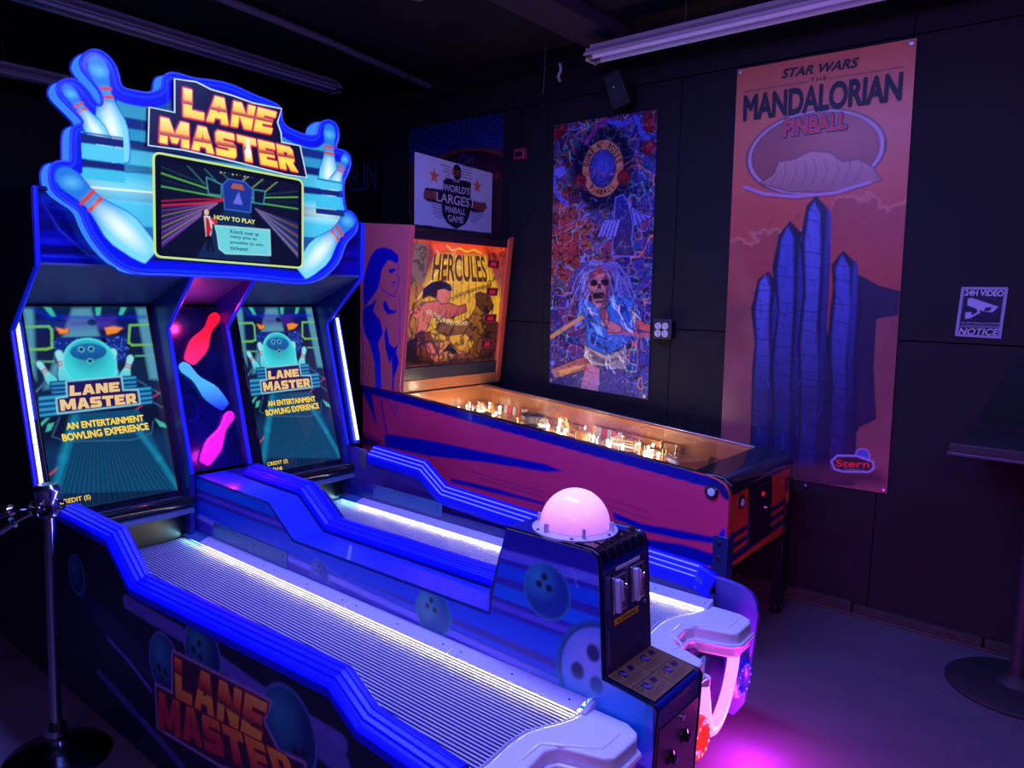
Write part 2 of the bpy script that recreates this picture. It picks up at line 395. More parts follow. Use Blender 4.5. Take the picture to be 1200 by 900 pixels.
# sheets the wall is faced with, their joints left open; the lower sheets left of the big poster are pegboard
xs = [XB, -5.5, -4.3, -3.1, -2.12, -.90, .30, 1.5, XF]
for i, (a, b) in enumerate(zip(xs, xs[1:])):
    for z0, z1, low in ((.0, 1.462, True), (1.468, 2.94, False), (2.946, ZC, False)):
        peg = low and -3.2 < a and b < -.8
        o = MB().box(a+.002, b-.002, YW, YW+.018, z0, z1).build('wall_panel' if not peg else 'pegboard_panel', m_peg if peg else m_wall, wr, bevel=.0015)
        if peg:
            h = MB()
            for ix in range(int((b-a-.06)/.0254)):
                for iz in range(int(.98/.0254)):
                    x = a+.03+ix*.0254; z = .47+iz*.0254
                    h.add([(x+.0035*math.cos(k*PI/3), YW-.0004, z+.0035*math.sin(k*PI/3)) for k in range(6)], [(0, 1, 2, 3, 4, 5)])
            hh = h.build('peg_holes', m_hole, o, smooth=False); hh['kind'] = 'stuff'
# concrete kerb and scuffed skirting along the foot of the wall
kb = MB(); xk = XB
m_kerb = mat('chipped_skirting', (.05, .035, .04), .8, noise=(14, (.012, .008, .014)), bump=.5)
while xk < XF:
    L = random.uniform(.5, 1.1); kb.box(xk, min(xk+L-.01, XF), YW-.028-random.uniform(0, .012), YW, 0, .05+random.uniform(0, .02)); xk += L
struct(kb.build('baseboard_right', m_kerb, None, bevel=.004))
struct(bx('trim_1', mat('dark_floor_lip', (.09, .05, .05), .7, noise=(20, (.02, .012, .016))), None, XB, XF, YW-.052, YW-.04, 0, .012, bevel=.003))
# ceiling beam and pipes
struct(bx('ceiling_beam', mat('painted_beam', (.06, .04, .09), .7, noise=(4, (.04, .025, .06))), None, -2.74, -2.46, YF, 4.05, 3.19, ZC, bevel=.01))
def pipe(y0, y1, x0, x1, z, r, name, label):
    o = MB().tube([(x0, y0, z), ((x0+x1)/2, (y0+y1)/2, z), (x1, y1, z)], r, 10).build(name, mat(name, (.07, .06, .10), .5))
    return tag(o, label, 'pipe')
pi = thing('ceiling_pipe', (-3.95, 2.2, 3.2), 'dark painted pipe running under the ceiling between the tube fixtures', 'pipe')
MB().tube([(-3.80, 1.2, 3.21), (-4.0, 2.9, 3.21), (-4.22, 4.1, 3.21)], .022, 10).build('pipe_run', mat('dull_pipe', (.16, .13, .22), .5), pi)
for y, x in ((1.9, -3.88), (3.05, -4.02), (3.8, -4.165)): MB().lathe([(.03, -.014), (.03, .014)], (x, y, 3.21), 12, 'Y').build('pipe_coupling', m_steel, pi)
for y, x in ((2.4, -3.945), (3.6, -4.13)): bx('hanger_strap', m_black, pi, x-.012, x+.012, y-.008, y+.008, 3.22, ZC)
# conduit stub and dangling cord in the corner above the second poster
cd = thing('hanging_cord', (-3.09, 4.0, 3.0), 'thin cord with a hook hanging from the ceiling left of the wall speaker', 'cord')
MB().tube([(-3.05, 4.0, ZC), (-3.05, 4.0, 3.13), (-3.06, 4.0, 2.96)], .003, 6).build('cord', mat('pale_cord', (.16, .14, .22), .5), cd)
MB().tube([(-2.93, 4.0, 3.13), (-2.92, 4.0, 3.09), (-2.94, 4.0, 3.05), (-2.925, 4.0, 3.02)], .009, 8).build('hook', m_fix, cd)
MB().tube([(-4.6, 4.06, 3.1), (-3.8, 4.05, 3.12), (-3.3, 4.05, 3.16), (-3.05, 4.0, 3.14), (-2.7, 4.0, 3.14)], .008, 6).build('cable', m_black, cd)
# ceiling detector
dt = thing('smoke_detector', (-3.12, 2.9, ZC), 'small round detector on the ceiling at the top edge of the picture', 'detector')
MB().lathe([(.065, 0), (.068, -.012), (.05, -.035), (.02, -.04), (0, -.04)], (-3.12, 2.93, ZC), 24).build('detector_body', mat('grey_detector', (.3, .28, .4), .5), dt)
MB().lathe([(.075, 0), (.075, -.006)], (-3.12, 2.93, ZC), 24).build('base_ring', m_fix, dt)
# ---------------------------------------------------------------- fluorescent fixtures
def fixture(p, q, z, label, tubes=2, w=.11, dim=1.0, name='tube_light_fixture'):
    p = Vector((*p, z)); q = Vector((*q, z)); L = (q-p).length; ang = math.atan2(q.y-p.y, q.x-p.x)
    t = thing(name, p, label, 'light fixture', 'unlit tube light fixtures')
    t.matrix_basis = Matrix.Translation(p)@Matrix.Rotation(ang, 4, 'Z'); WM[t.name] = t.matrix_basis.copy()
    wm = t.matrix_basis
    me = m_fix if dim > .5 else mat('darker_fixture', (.30, .28, .42), .5)  # darker base colours for fixtures with a low dim value
    mt = m_tube if dim > .5 else mat('darker_tube', (.4, .38, .55), .4)
    MB().prism([(-w, .0), (-w, .012), (-w*.4, .05), (w*.4, .05), (w, .012), (w, 0), (w-.006, 0), (w*.36, .042), (-w*.36, .042), (-w+.006, 0)], 'X', 0, L).build('reflector', me, t, world=wm)
    MB().box(0, L, -w*.32, w*.32, .042, .075).build('ballast_box', me, t, world=wm, bevel=.003)
    for s in (-1, 1):
        o = MB().tube([(.03, s*w*.5, .0), (L-.03, s*w*.5, .0)], .016, 12).build('lamp_tube', mt, t, world=wm)
        for e in (.022, L-.022): MB().lathe([(.018, -.022), (.018, .022)], (e, s*w*.5, 0), 12, 'X').build('tube_cap', m_steel, o, world=wm)
    for e in (0, L): MB().box(e-.008, e+.008, -w*.62, w*.62, -.022, .05).build('lamp_holder', me, t, world=wm, bevel=.002)
    for e in (.25*L, .8*L): MB().tube([(e, 0, .07), (e, 0, ZC-z)], .004, 6).build('hanger', m_steel, t, world=wm)
    return t
fixture((-2.58, 3.84), (-.15, 3.80), 3.055, 'long white two tube light fixture hanging above the orange poster', w=.085)
fixture((-4.80, 3.66), (-4.68, 1.2), 3.17, 'darker two tube light fixture on the ceiling above the glowing game sign', dim=.3, w=.09)
fixture((-6.05, 2.4), (-6.05, .2), 3.08, 'darker light fixture cut off by the left edge, behind the game sign', dim=.3, w=.07)
# ---------------------------------------------------------------- posters on the right wall
def quadwarp(W_, H_, tl, tr, br, bl):
    def f(U, V):
        a = U/W_; b = V/H_
        return ((tl[0]*(1-a)+tr[0]*a)*b+(bl[0]*(1-a)+br[0]*a)*(1-b), (tl[1]*(1-a)+tr[1]*a)*b+(bl[1]*(1-a)+br[1]*a)*(1-b))
    return f
def qw(f, q): return tuple(f(p[0], p[1]) for p in q)
def grommets(parent, pts, y):
    for x, z in pts: MB().lathe([(.006, 0), (.012, -.001), (.012, -.003), (.006, -.004)], (x, y, z), 14, 'Y').build('grommet', m_steel, parent)
def cloth(name, cnv, warp, y, label, cat, corners, waves=.006, group=None):
    t = thing(name, (corners[0][0], y, corners[0][1]), label, cat, group)
    b = waves*(np.sin(cnv.U*9+cnv.V*2)*.5+np.sin(cnv.V*3.1+1)*.5+1)
    o = cnv.build('printed_cloth', m_pr, t, FY(y), z=.002, warp=warp, bulge=b)
    grommets(t, [(corners[0][0]+.02, corners[0][1]-.02), (corners[1][0]-.02, corners[1][1]-.02), (corners[2][0]-.02, corners[2][1]+.02), (corners[3][0]+.02, corners[3][1]+.02)], y-.016)
    return t, o
YP = YW-.002
# big orange poster
PW, PH = .90, 2.26
c = Canvas(0, 0, PW, PH, .005)
c.vgrad([(0, (170, 100, 84)), (.2, (160, 86, 78)), (.40, (130, 70, 74)), (.52, (190, 82, 70)), (.66, (204, 90, 74)), (.82, (216, 106, 76)), (1, (222, 118, 84))])
n1 = c.noise(5, 4, 3); n2 = c.noise(14, 3, 4)
c.I *= (.88+.24*n1)[..., None]
# cloud bank with bright upper edge
def ridge(px, seed, amp):
    e = np.interp(c.U, [p[0] for p in px], [p[1] for p in px])+amp*(c.noise(16, 3, seed)-.5); return e
e1 = ridge([(-0.0105,1.3291),(0.075,1.318),(0.1781,1.3642),(0.2641,1.4028),(0.3379,1.3633),(0.5282,1.4225),(0.5749,1.5423),(0.6537,1.5362),(0.7569,1.5149),(0.8225,1.4574),(0.9042,1.5167)], 11, .10)
d = e1-c.V
c.put((slice(None), slice(None)), np.clip(1-np.abs(d-.012)/.018, 0, 1)*.75, srgb(225, 150, 130))
c.put((slice(None), slice(None)), np.clip(d/.03, 0, 1)*np.clip(1-(d-.2)/.35, 0, 1)*.45, srgb(150, 60, 80))
gh = [(0.0914,0.9769)][0][1]
g = np.clip((gh-c.V)/.02, 0, 1)
c.put((slice(None), slice(None)), g, (np.array(srgb(140, 76, 84))[None, None]*(.65+.6*n1)[..., None]*(1+.35*np.clip((.7-c.V)/.7, 0, 1))[..., None]))
c.line([(.03, 1.25), (.10, 1.05), (.17, .85), (.2, .7)], .07, (178, 120, 110), .25, .06)
# oval window frame with plain folded cloth inside
ov = [(0.4482,1.7723),(0.0815,1.812),(0.7874,1.7355),(0.4367,1.9849),(0.4602,1.5512)]
ocx = (ov[1][0]+ov[2][0])/2; ocy = (ov[3][1]+ov[4][1])/2; orx = (ov[2][0]-ov[1][0])/2; ory = (ov[3][1]-ov[4][1])/2
c.ell(ocx, ocy, orx, ory, (186, 96, 84), c2=(160, 78, 76), off=(.3, .4))
for k, (a, w_) in enumerate(((1.0, .010), (.93, .004), (.965, .012))): c.ell(ocx, ocy, orx*a, ory*a, ((60, 30, 60), (60, 30, 60), (205, 160, 190))[k], ring=w_)
lp = [(0.1574,1.6323),(0.2289,1.6687),(0.2615,1.7363),(0.3463,1.7416),(0.4276,1.7745),(0.5231,1.7574),(0.5922,1.7029),(0.6696,1.7084),(0.7357,1.6621),(0.7769,1.599),(0.6522,1.5631),(0.4937,1.5596),(0.3268,1.5757)]
c.poly(lp, (210, 156, 150), outline=((80, 40, 60), .005), grad=((168, 110, 120), (ocx, ocy+.02), (ocx, ocy-.2)))
for k in range(9):
    x = ocx-.22+k*.055; c.line([(x, ocy-.17), (x+.03, ocy-.1), (x+.015+.01*math.sin(k), ocy-.04)], .003, (110, 60, 80), .8)
c.line([(0.0712,1.6179),(0.1825,1.5728),(0.3566,1.5453),(0.5612,1.5502),(0.7273,1.5902)], .016, (190, 150, 205))
c.line([(0.0718,1.6062),(0.1832,1.5599),(0.3573,1.5326),(0.5619,1.5379),(0.728,1.5782)], .004, (60, 30, 70))
c.line([(0.0478,2.1341),(0.3947,2.1336)], .004, (40, 16, 40)); c.line([(0.4997,2.1331),(0.8485,2.1346)], .004, (40, 16, 40))
# stand in for the poster's figure: a plain jagged rock tower of about the same size and colours
DK = (34, 30, 74); BL = (74, 84, 190); LB = (112, 122, 226); LN = (16, 14, 40)
def rock(q, colr, grad=None, ol=.004): c.poly(q, colr, outline=(LN, ol), grad=grad)
rock([(0.6335,0.0089),(0.5759,0.8027),(0.6179,1.0124),(0.7034,1.1212),(0.7959,1.0657),(0.8969,1.0381),(0.8914,0.9249),(0.7928,0.9036),(0.7953,0.6444),(0.8233,0.3843),(0.7486,0.3357),(0.7191,0.2765),(0.7138,0.0201)], (44, 32, 72))
for q_, lit in (([(0.1866,-0.0381),(0.1701,0.6129),(0.1786,0.7476),(0.1465,0.9399),(0.1762,1.1019),(0.2334,1.1446),(0.281,1.0714),(0.2848,0.8535),(0.3172,0.6497),(0.3439,-0.0165)], (96, 104, 215)),
                ([(0.6063,0.0051),(0.5983,0.5212),(0.5692,0.8025),(0.5822,1.0542),(0.5685,1.1791),(0.6179,1.2464),(0.6873,1.176),(0.7192,0.9574),(0.7018,0.6952),(0.7323,0.3903),(0.7402,0.0237)], (84, 94, 205)),
                ([(0.3078,-0.0366),(0.3103,0.3538),(0.2673,0.6178),(0.295,0.9409),(0.254,1.1731),(0.2816,1.3445),(0.3353,1.4127),(0.3948,1.3531),(0.4231,1.084),(0.4318,0.655),(0.4814,-0.0124)], (78, 88, 200)),
                ([(0.4531,-0.0163),(0.4511,0.4243),(0.4123,0.7552),(0.4316,1.0556),(0.397,1.3108),(0.4222,1.4914),(0.4678,1.5366),(0.5256,1.4705),(0.5528,1.2211),(0.5525,0.8584),(0.6035,0.5499),(0.6063,0.0051)], (104, 112, 225))):
    rock(q_, DK)
    u0_ = min(p[0] for p in q_); u1_ = max(p[0] for p in q_); n_ = len(q_); top_ = q_[n_//2]
    c.poly([(p[0]*.55+(u0_*.75+u1_*.25)*.45, p[1]*.97+.02) for p in q_], lit, grad=((46, 44, 110), top_, (top_[0], .45)), soft=.006)
    c.poly([(p[0]*.2+(u0_*.25+u1_*.75)*.8, p[1]*.95+.03) for p in q_], (60, 66, 165), grad=((36, 32, 84), top_, (top_[0], .4)), soft=.006)
    z_ = top_[1]-.06
    while z_ > .15:
        xs_ = [a_[0]+(b_[0]-a_[0])*(z_-a_[1])/(b_[1]-a_[1]) for a_, b_ in zip(q_, q_[1:]+q_[:1]) if (a_[1]-z_)*(b_[1]-z_) < 0]
        if len(xs_) > 1:
            l_, r_ = min(xs_), max(xs_); k_ = random.random()
            c.line([(l_+.006, z_), (l_*(1-k_)+r_*k_, z_-random.uniform(-.01, .02)), (r_-.006, z_+.006)] if random.random() < .5 else [(l_+.006, z_), (l_*(1-k_)+r_*k_, z_-.02)], random.choice([.003, .005]), LN, .75)
            c.line([(l_*(1-k_)+r_*k_, z_-.01), (l_*(1-k_)+r_*k_+random.uniform(-.02, .02), z_-random.uniform(.04, .12))], .003, LN, .6)
        z_ -= random.uniform(.03, .10)
c.poly([(0.11,-0.0641),(0.1676,0.0362),(0.3459,0.0889),(0.6008,0.1058),(0.7582,0.1679),(0.8917,0.0866),(0.9192,0.0487)], (84, 50, 66), soft=.03)
for k in range(60):
    x = random.uniform(.2, .62); z = random.uniform(.12, 1.5); c.line([(x, z), (x+random.uniform(-.02, .02), z-random.uniform(.02, .07))], .003, random.choice([(20, 18, 50), (96, 100, 190), (90, 60, 90)]), .6)
# maker's badge lower right
lb = [(0.6268,0.1306),(0.6521,0.1624),(0.7448,0.1733),(0.7846,0.164),(0.8214,0.1544),(0.8255,0.1269),(0.8074,0.1063),(0.6831,0.0903),(0.6422,0.0966)]
c.ell(*[(0.7741,0.1867)][0], .034, .034, (90, 90, 200), ring=None); c.ell(*[(0.7741,0.1867)][0], .034, .034, (190, 170, 230), ring=.005)
c.poly(lb, (60, 30, 60), outline=((180, 170, 230), .010))
c.line([(0.6507,0.066),(0.816,0.0695)], .007, (70, 34, 50), .8); c.line([(0.6716,0.0544),(0.8102,0.0575)], .004, (70, 34, 50), .6)
TL, TR, BR, BL_ = (-1.783, 2.927), (-.885, 2.923), (-.848, .676), (-1.756, .652)
wp = quadwarp(PW, PH, TL, TR, BR, BL_)
big, cl = cloth('wall_poster', c, wp, YP, 'tall orange cloth poster with blue rock towers and large black title', 'poster', (TL, TR, BR, BL_), waves=.004)
m_navy = mat('navy_ink', (.012, .008, .03), .5); m_redink = mat('red_ink', srgb(240, 60, 50), .5); m_lav = mat('lavender_ink', srgb(170, 150, 205), .5)
FP = FY(YP)
ZT = .0125
words('title_lettering', 'STAR WARS', qw(wp, [(0.2582,2.2171),(0.6405,2.2126),(0.6368,2.1675),(0.2534,2.1724)]), FP, m_navy, cl, ZT, .03, .2)
words('title_lettering', 'THE', qw(wp, [(0.4048,2.1483),(0.4882,2.1483),(0.4893,2.1294),(0.4058,2.1291)]), FP, m_navy, cl, ZT, 0, 0, 1.2)
words('title_lettering', 'MANDALORIAN', qw(wp, [(0.0491,2.1082),(0.8467,2.1057),(0.8448,1.9787),(0.0523,1.9791)]), FP, m_navy, cl, ZT, .038, 0, .97)
words('title_lettering', 'PINBALL', qw(wp, [(0.2818,1.9507),(0.5992,1.948),(0.6008,1.8733),(0.2805,1.8673)]), FP, m_navy, cl, ZT, .09)
words('title_lettering', 'PINBALL', qw(wp, [(0.2818,1.9507),(0.5992,1.948),(0.6008,1.8733),(0.2805,1.8673)]), FP, m_lav, cl, ZT+.0014, .05)
words('title_lettering', 'PINBALL', qw(wp, [(0.2818,1.9507),(0.5992,1.948),(0.6008,1.8733),(0.2805,1.8673)]), FP, m_redink, cl, ZT+.0028, .015)
words('badge_lettering', 'Stern', qw(wp, [(0.6463,0.1459),(0.8107,0.1601),(0.8102,0.125),(0.6484,0.1074)]), FP, m_redink, cl, ZT, .03)
words('badge_lettering', 'PINBALL', qw(wp, [(0.6889,0.1054),(0.7875,0.1136),(0.788,0.1039),(0.6895,0.0955)]), FP, m_lav, cl, ZT, 0, 0, 1.2)
# second poster: crowded rock-show collage
QW, QH = .78, 1.74
c = Canvas(0, 0, QW, QH, .0052)
a1 = c.noise(5, 3, 21); a2 = c.noise(7, 3, 22); a3 = c.noise(16, 3, 23); a4 = c.noise(26, 2, 24); a5 = c.noise(9, 2, 25)
pal = np.array([srgb(*p) for p in ((24, 20, 70), (40, 50, 170), (150, 40, 60), (170, 70, 50), (40, 120, 150), (130, 60, 130), (90, 90, 190), (200, 130, 60))])
ix = np.clip(((a1*2.2+a3*.9)*8).astype(int) % 8, 0, 7); c.I[:] = pal[ix]*.6
tint = np.clip((c.U-.30)/.3, 0, 1)*.6+np.clip((.75-c.V)/.3, 0, 1)*.5; c.put((slice(None), slice(None)), np.clip(tint, 0, .8), srgb(24, 44, 150)); c.put((slice(None), slice(None)), np.clip(1-np.hypot((c.U-.12)/.25, (c.V-1.0)/.35), 0, 1), srgb(190, 70, 40))
warm = np.clip(1-np.abs(c.V-.95)/.28, 0, 1)*.6; c.put((slice(None), slice(None)), warm*(a2 > .5), srgb(160, 48, 60))
for nz, th, colr in ((a3, .045, (8, 6, 30)), (a4, .05, (6, 5, 26)), (a2, .012, (120, 140, 235)), (a5, .012, (220, 120, 90)), (c.noise(11, 2, 31), .012, (90, 200, 200))):
    c.put((slice(None), slice(None)), np.clip((th-np.abs(nz-.5))/th*1.6, 0, 1)*.85, srgb(*colr))
cc = [(0.3939,1.4249)][0]
c.ell(cc[0], cc[1], .24, .27, (14, 12, 52), soft=.03); c.ell(cc[0], cc[1], .155, .175, (60, 40, 40))
c.ell(cc[0], cc[1], .155, .175, (196, 128, 88)); c.ell(cc[0], cc[1], .105, .12, (30, 26, 60)); c.ell(cc[0], cc[1], .10, .115, (70, 78, 190), c2=(40, 44, 130), off=(-.1, .2))
for k in range(14):
    a = random.uniform(0, 6.28); r = random.uniform(.02, .08); c.line([(cc[0]+r*math.cos(a), cc[1]+r*math.sin(a)), (cc[0]+r*math.cos(a+.9), cc[1]+r*math.sin(a+.9))], .003, (120, 120, 230), .5)
def rose(x, y, r, k=1.0):
    c.ell(x, y, r, r, (178, 28, 52), c2=(90, 10, 40))
    for j in range(4): c.ell(x+.15*r*math.cos(j*2), y+.15*r*math.sin(j*2), r*(.85-.2*j), r*(.8-.2*j), (60, 4, 24), ring=.004)
for px in ([(0.2215,1.3569),(0.5551,1.3605),(0.0654,1.7157),(0.7294,1.7073),(0.7303,1.5236),(0.7312,1.6576),(0.0158,1.6828)]): rose(px[0], px[1], .05)
for q_ in ([(0.1736,1.3326),(0.1531,1.3118),(0.2225,1.3186)], [(0.611,1.3463),(0.6301,1.3245),(0.5751,1.3178)]): c.poly(q_, (40, 90, 70))
c.line([(0.2753,1.3911),(0.3415,1.4184),(0.4082,1.3815),(0.4852,1.3864),(0.5343,1.4242),(0.6312,1.4674),(0.6564,1.4347),(0.5844,1.4099)], .008, (150, 70, 80))
def blob(q_, col1, col2=None, ol=(10, 8, 34), w_=.006): c.poly(q_, col1, outline=(ol, w_), grad=(col2, q_[0], q_[len(q_)//2]) if col2 else None)
# pale arms, roof beams and a hooded onlooker
blob([(0.0062,1.4554),(0.0926,1.4707),(0.1081,1.4142),(0.0514,1.3849),(-0.0002,1.411)], (110, 110, 220)); c.line([(0.0077,1.388),(0.0241,1.3082),(0.069,1.2496),(0.1272,1.2134)], .03, (96, 96, 210))
c.line([(0.4304,1.7145),(0.5384,1.6808),(0.6348,1.7094),(0.674,1.6145),(0.7224,1.5792)], .03, (70, 76, 210)); c.line([(0.2561,1.5972),(0.3471,1.6828),(0.4108,1.7274)], .03, (130, 40, 140))
blob([(0.5025,1.2386),(0.5524,1.2517),(0.5913,1.203),(0.6328,1.0666),(0.6234,0.9835),(0.6515,0.879),(0.4883,0.8783),(0.4945,1.0913)], (36, 40, 140), (60, 40, 90), (120, 130, 230))
for k in range(5):
    x = 290+k*24; blob([(0.3669,0.9975),(0.4037,1.0939),(0.4231,1.104),(0.4066,0.9969)], (130, 120, 220)) if k == 0 else None
    q0 = [(0.3669,0.9975),(0.4231,1.104)]; dx = .03*k
    c.poly([(q0[0][0]+dx, q0[0][1]), (q0[1][0]+dx*.8, q0[1][1]), (q0[1][0]+dx*.8+.02, q0[1][1]), (q0[0][0]+dx+.018, q0[0][1])], (140, 130, 225), outline=((20, 16, 60), .004))
for k in range(4):
    q0 = [(0.645,1.0663),(0.617,1.1708)]; dx = .033*k
    c.poly([(q0[0][0]+dx, q0[0][1]+.012*k), (q0[1][0]+dx*.6, q0[1][1]-.01*k), (q0[1][0]+dx*.6+.02, q0[1][1]-.012*k), (q0[0][0]+dx+.02, q0[0][1]+.016*k)], (120, 116, 215), outline=((20, 16, 60), .004))
# lower half: a generic shouting rocker, hair flying, blue shirt, sash and microphone
blob([(0.0082,0.0931),(0.311,0.2247),(0.3417,0.168),(0.2429,-0.0016),(0.0574,0.0236)], (190, 130, 110), (150, 60, 60))
blob([(0.0572,0.0361),(0.2698,0.1115),(0.5934,0.1615),(0.6125,-0.0097),(0.0588,-0.0391)], (50, 44, 110), (60, 50, 130))
blob([(0.3123,0.1768),(0.4139,0.1524),(0.4049,-0.0276),(0.2582,-0.0118)], (200, 120, 130), (150, 110, 170))
blob([(0.2871,0.2944),(0.4537,0.2393),(0.6155,0.3016),(0.6134,0.1638),(0.4976,0.1679),(0.3561,0.1696),(0.2967,0.2112)], (196, 186, 150), (130, 130, 140))
blob([(0.2418,0.6139),(0.3157,0.5818),(0.4449,0.5303),(0.5371,0.6495),(0.645,0.5979),(0.7007,0.4893),(0.6646,0.4081),(0.6147,0.3244),(0.4535,0.2452),(0.3094,0.2844),(0.2979,0.4386),(0.2295,0.5178)], (44, 120, 205), (30, 90, 190))
blob([(0.6814,0.488),(0.7781,0.4613),(0.7772,0.417),(0.6768,0.4315)], (190, 90, 90)); c.line([(0.4699,0.3927),(0.5855,0.4018),(0.7742,0.3946)], .03, (170, 90, 110))
c.line([(0.0034,0.3183),(0.142,0.4033),(0.2748,0.4788)], .026, (200, 150, 80)); c.line([(0.3213,0.3809),(0.3936,0.3631),(0.4924,0.3364)], .008, (14, 12, 60))
for k in range(16):
    a = k/15; p0 = [(0.4359,0.8293)][0]; 
    e0 = (p0[0]-.20-.05*math.sin(k*2.1), p0[1]-.02-.26*a); c.line([(p0[0]-.01*k*.6, p0[1]-.012*k*.3), ((p0[0]+e0[0])/2, (p0[1]+e0[1])/2+.03), e0], .009, ((120, 130, 220), (50, 50, 130), (180, 180, 240))[k % 3])
for k in range(8):
    p0 = [(0.4645,0.7955)][0]; c.line([p0, (p0[0]+.05+.008*k, p0[1]-.06-.012*k), (p0[0]+.09+.012*k, p0[1]-.17)], .006, ((120, 130, 220), (50, 50, 130))[k % 2])
F_ = lambda q_, c_, o_=.004: c.poly(q_, c_, outline=((18, 10, 34), o_))
F_([(0.2897,0.7397),(0.3248,0.7756),(0.3951,0.7943),(0.458,0.7839),(0.4827,0.7388),(0.4786,0.693),(0.4616,0.6637),(0.4501,0.5884),(0.4235,0.5465),(0.3813,0.5406),(0.3477,0.5716),(0.3288,0.6295),(0.3018,0.6695)], (190, 120, 126))
c.poly([(0.4307,0.7719),(0.4801,0.733),(0.4711,0.6698),(0.4439,0.5649),(0.4025,0.5441),(0.4414,0.6457),(0.4286,0.7029)], (120, 58, 88), soft=.004)
F_([(0.3179,0.7111),(0.3433,0.7259),(0.3748,0.7175),(0.3783,0.6943),(0.3531,0.6819),(0.3243,0.6879)], (20, 8, 30), .002); F_([(0.4029,0.7206),(0.4361,0.7307),(0.4613,0.7199),(0.4592,0.697),(0.4346,0.6892),(0.4092,0.6976)], (20, 8, 30), .002)
F_([(0.3839,0.6957),(0.4008,0.6974),(0.4072,0.6698),(0.3791,0.6688)], (40, 14, 40), .002)
F_([(0.3398,0.6487),(0.378,0.6571),(0.4242,0.6612),(0.4307,0.6314),(0.4237,0.5871),(0.3904,0.5715),(0.3588,0.5839),(0.3436,0.616)], (28, 8, 30), .003)
for k in range(6):
    p_ = [(0.3484,0.6467),(0.4188,0.6564),(0.3615,0.5864),(0.4179,0.5938)]; t = k/5
    c.poly([(p_[0][0]*(1-t)+p_[1][0]*t-.004, p_[0][1]*(1-t)+p_[1][1]*t+.003), (p_[0][0]*(1-t)+p_[1][0]*t+.004, p_[0][1]*(1-t)+p_[1][1]*t+.003), (p_[0][0]*(1-t)+p_[1][0]*t+.003, p_[0][1]*(1-t)+p_[1][1]*t-.011)], (215, 190, 190))
    c.line([(p_[2][0]*(1-t)+p_[3][0]*t, p_[2][1]*(1-t)+p_[3][1]*t), (p_[2][0]*(1-t)+p_[3][0]*t, p_[2][1]*(1-t)+p_[3][1]*t+.010)], .005, (200, 170, 176))
for q_ in ([(0.3104,0.6698),(0.3314,0.6413),(0.3384,0.5947)], [(0.468,0.6812),(0.4525,0.6461),(0.4459,0.5882)], [(0.3202,0.7323),(0.3543,0.7401),(0.383,0.7293)], [(0.4052,0.7368),(0.4384,0.7446),(0.4663,0.7361)]): c.line(q_, .004, (30, 12, 40))
F_([(0.2846,0.7689),(0.3411,0.8026),(0.4084,0.8175),(0.4643,0.8),(0.4762,0.7729),(0.3957,0.7735),(0.3116,0.732)], (176, 44, 50)); c.line([(0.2965,0.7574),(0.3811,0.7917),(0.4648,0.7863)], .004, (90, 16, 40))
rh = random.Random(8)
for k in range(34):
    p0 = [(0.3943,0.8219)][0]; sd = -1 if k % 3 else 1; a_ = rh.random()
    x0 = p0[0]+sd*rh.uniform(.0, .05); y0 = p0[1]-rh.uniform(-.01, .03); L_ = rh.uniform(.12, .26)
    pts_ = [(x0, y0), (x0+sd*L_*.35, y0+.02-.05*a_), (x0+sd*L_*.7, y0-.04-.10*a_), (x0+sd*L_*(.8+.2*a_), y0-.10-.16*a_)]
    c.line(pts_, .010, (14, 12, 50)); c.line(pts_, .0055, ((120, 130, 225), (170, 176, 240), (84, 80, 190))[k % 3])
for q_, cl_ in (([(0.3092,0.5579),(0.3493,0.513),(0.3631,0.4314),(0.3357,0.382),(0.308,0.4393)], (16, 50, 130)), ([(0.5311,0.6265),(0.5602,0.5597),(0.5493,0.4792),(0.5943,0.5389),(0.6365,0.4624),(0.6072,0.5509),(0.5654,0.6054)], (14, 40, 120)), ([(0.3288,0.3696),(0.3946,0.3278),(0.4665,0.2757),(0.4101,0.2821),(0.3377,0.3109)], (14, 40, 120)), ([(0.4835,0.6245),(0.5187,0.5917),(0.5137,0.5342),(0.488,0.5673)], (120, 190, 240)), ([(0.3265,0.4525),(0.406,0.4228),(0.4362,0.3549),(0.3787,0.3854)], (120, 190, 240)), ([(0.6331,0.5636),(0.6741,0.5099),(0.6696,0.4535),(0.6485,0.497)], (200, 200, 150)), ([(0.0561,0.0861),(0.1941,0.1393),(0.3126,0.1648),(0.2101,0.1044),(0.1036,0.0669)], (226, 170, 90)), ([(0.3246,0.262),(0.4404,0.2144),(0.5907,0.2418),(0.4554,0.1807),(0.3555,0.1934)], (90, 84, 90))): c.poly(q_, cl_, soft=.003)
blob([(0.4029,0.5278),(0.4446,0.5418),(0.4736,0.4973),(0.4685,0.439),(0.4341,0.4249)], (150, 70, 80)); blob([(0.4397,0.4719),(0.4885,0.4636),(0.571,0.435),(0.5721,0.4008),(0.463,0.3921)], (186, 110, 120))
fold = [(0.3022,0.5457),(0.4053,0.4462),(0.4523,0.2861),(0.5389,0.5927),(0.5836,0.4587),(0.574,0.3436),(0.6462,0.5643),(0.6761,0.454),(0.3242,0.2739),(0.4683,0.2174),(0.5904,0.2533)]
for k in range(70):
    f0 = fold[k % len(fold)]; p0 = (f0[0]+random.uniform(-.035, .035), f0[1]+random.uniform(-.04, .04)); a_ = random.uniform(-.6, .5)-1.2; L_ = random.uniform(.03, .10)
    c.line([p0, (p0[0]+L_*.5*math.cos(a_), p0[1]+L_*.5*math.sin(a_)), (p0[0]+L_*math.cos(a_+.35), p0[1]+L_*math.sin(a_+.35))], random.choice([.003, .005, .008]), random.choice([(12, 16, 70), (12, 16, 70), (180, 215, 245), (20, 40, 140), (240, 240, 220)]), .9)
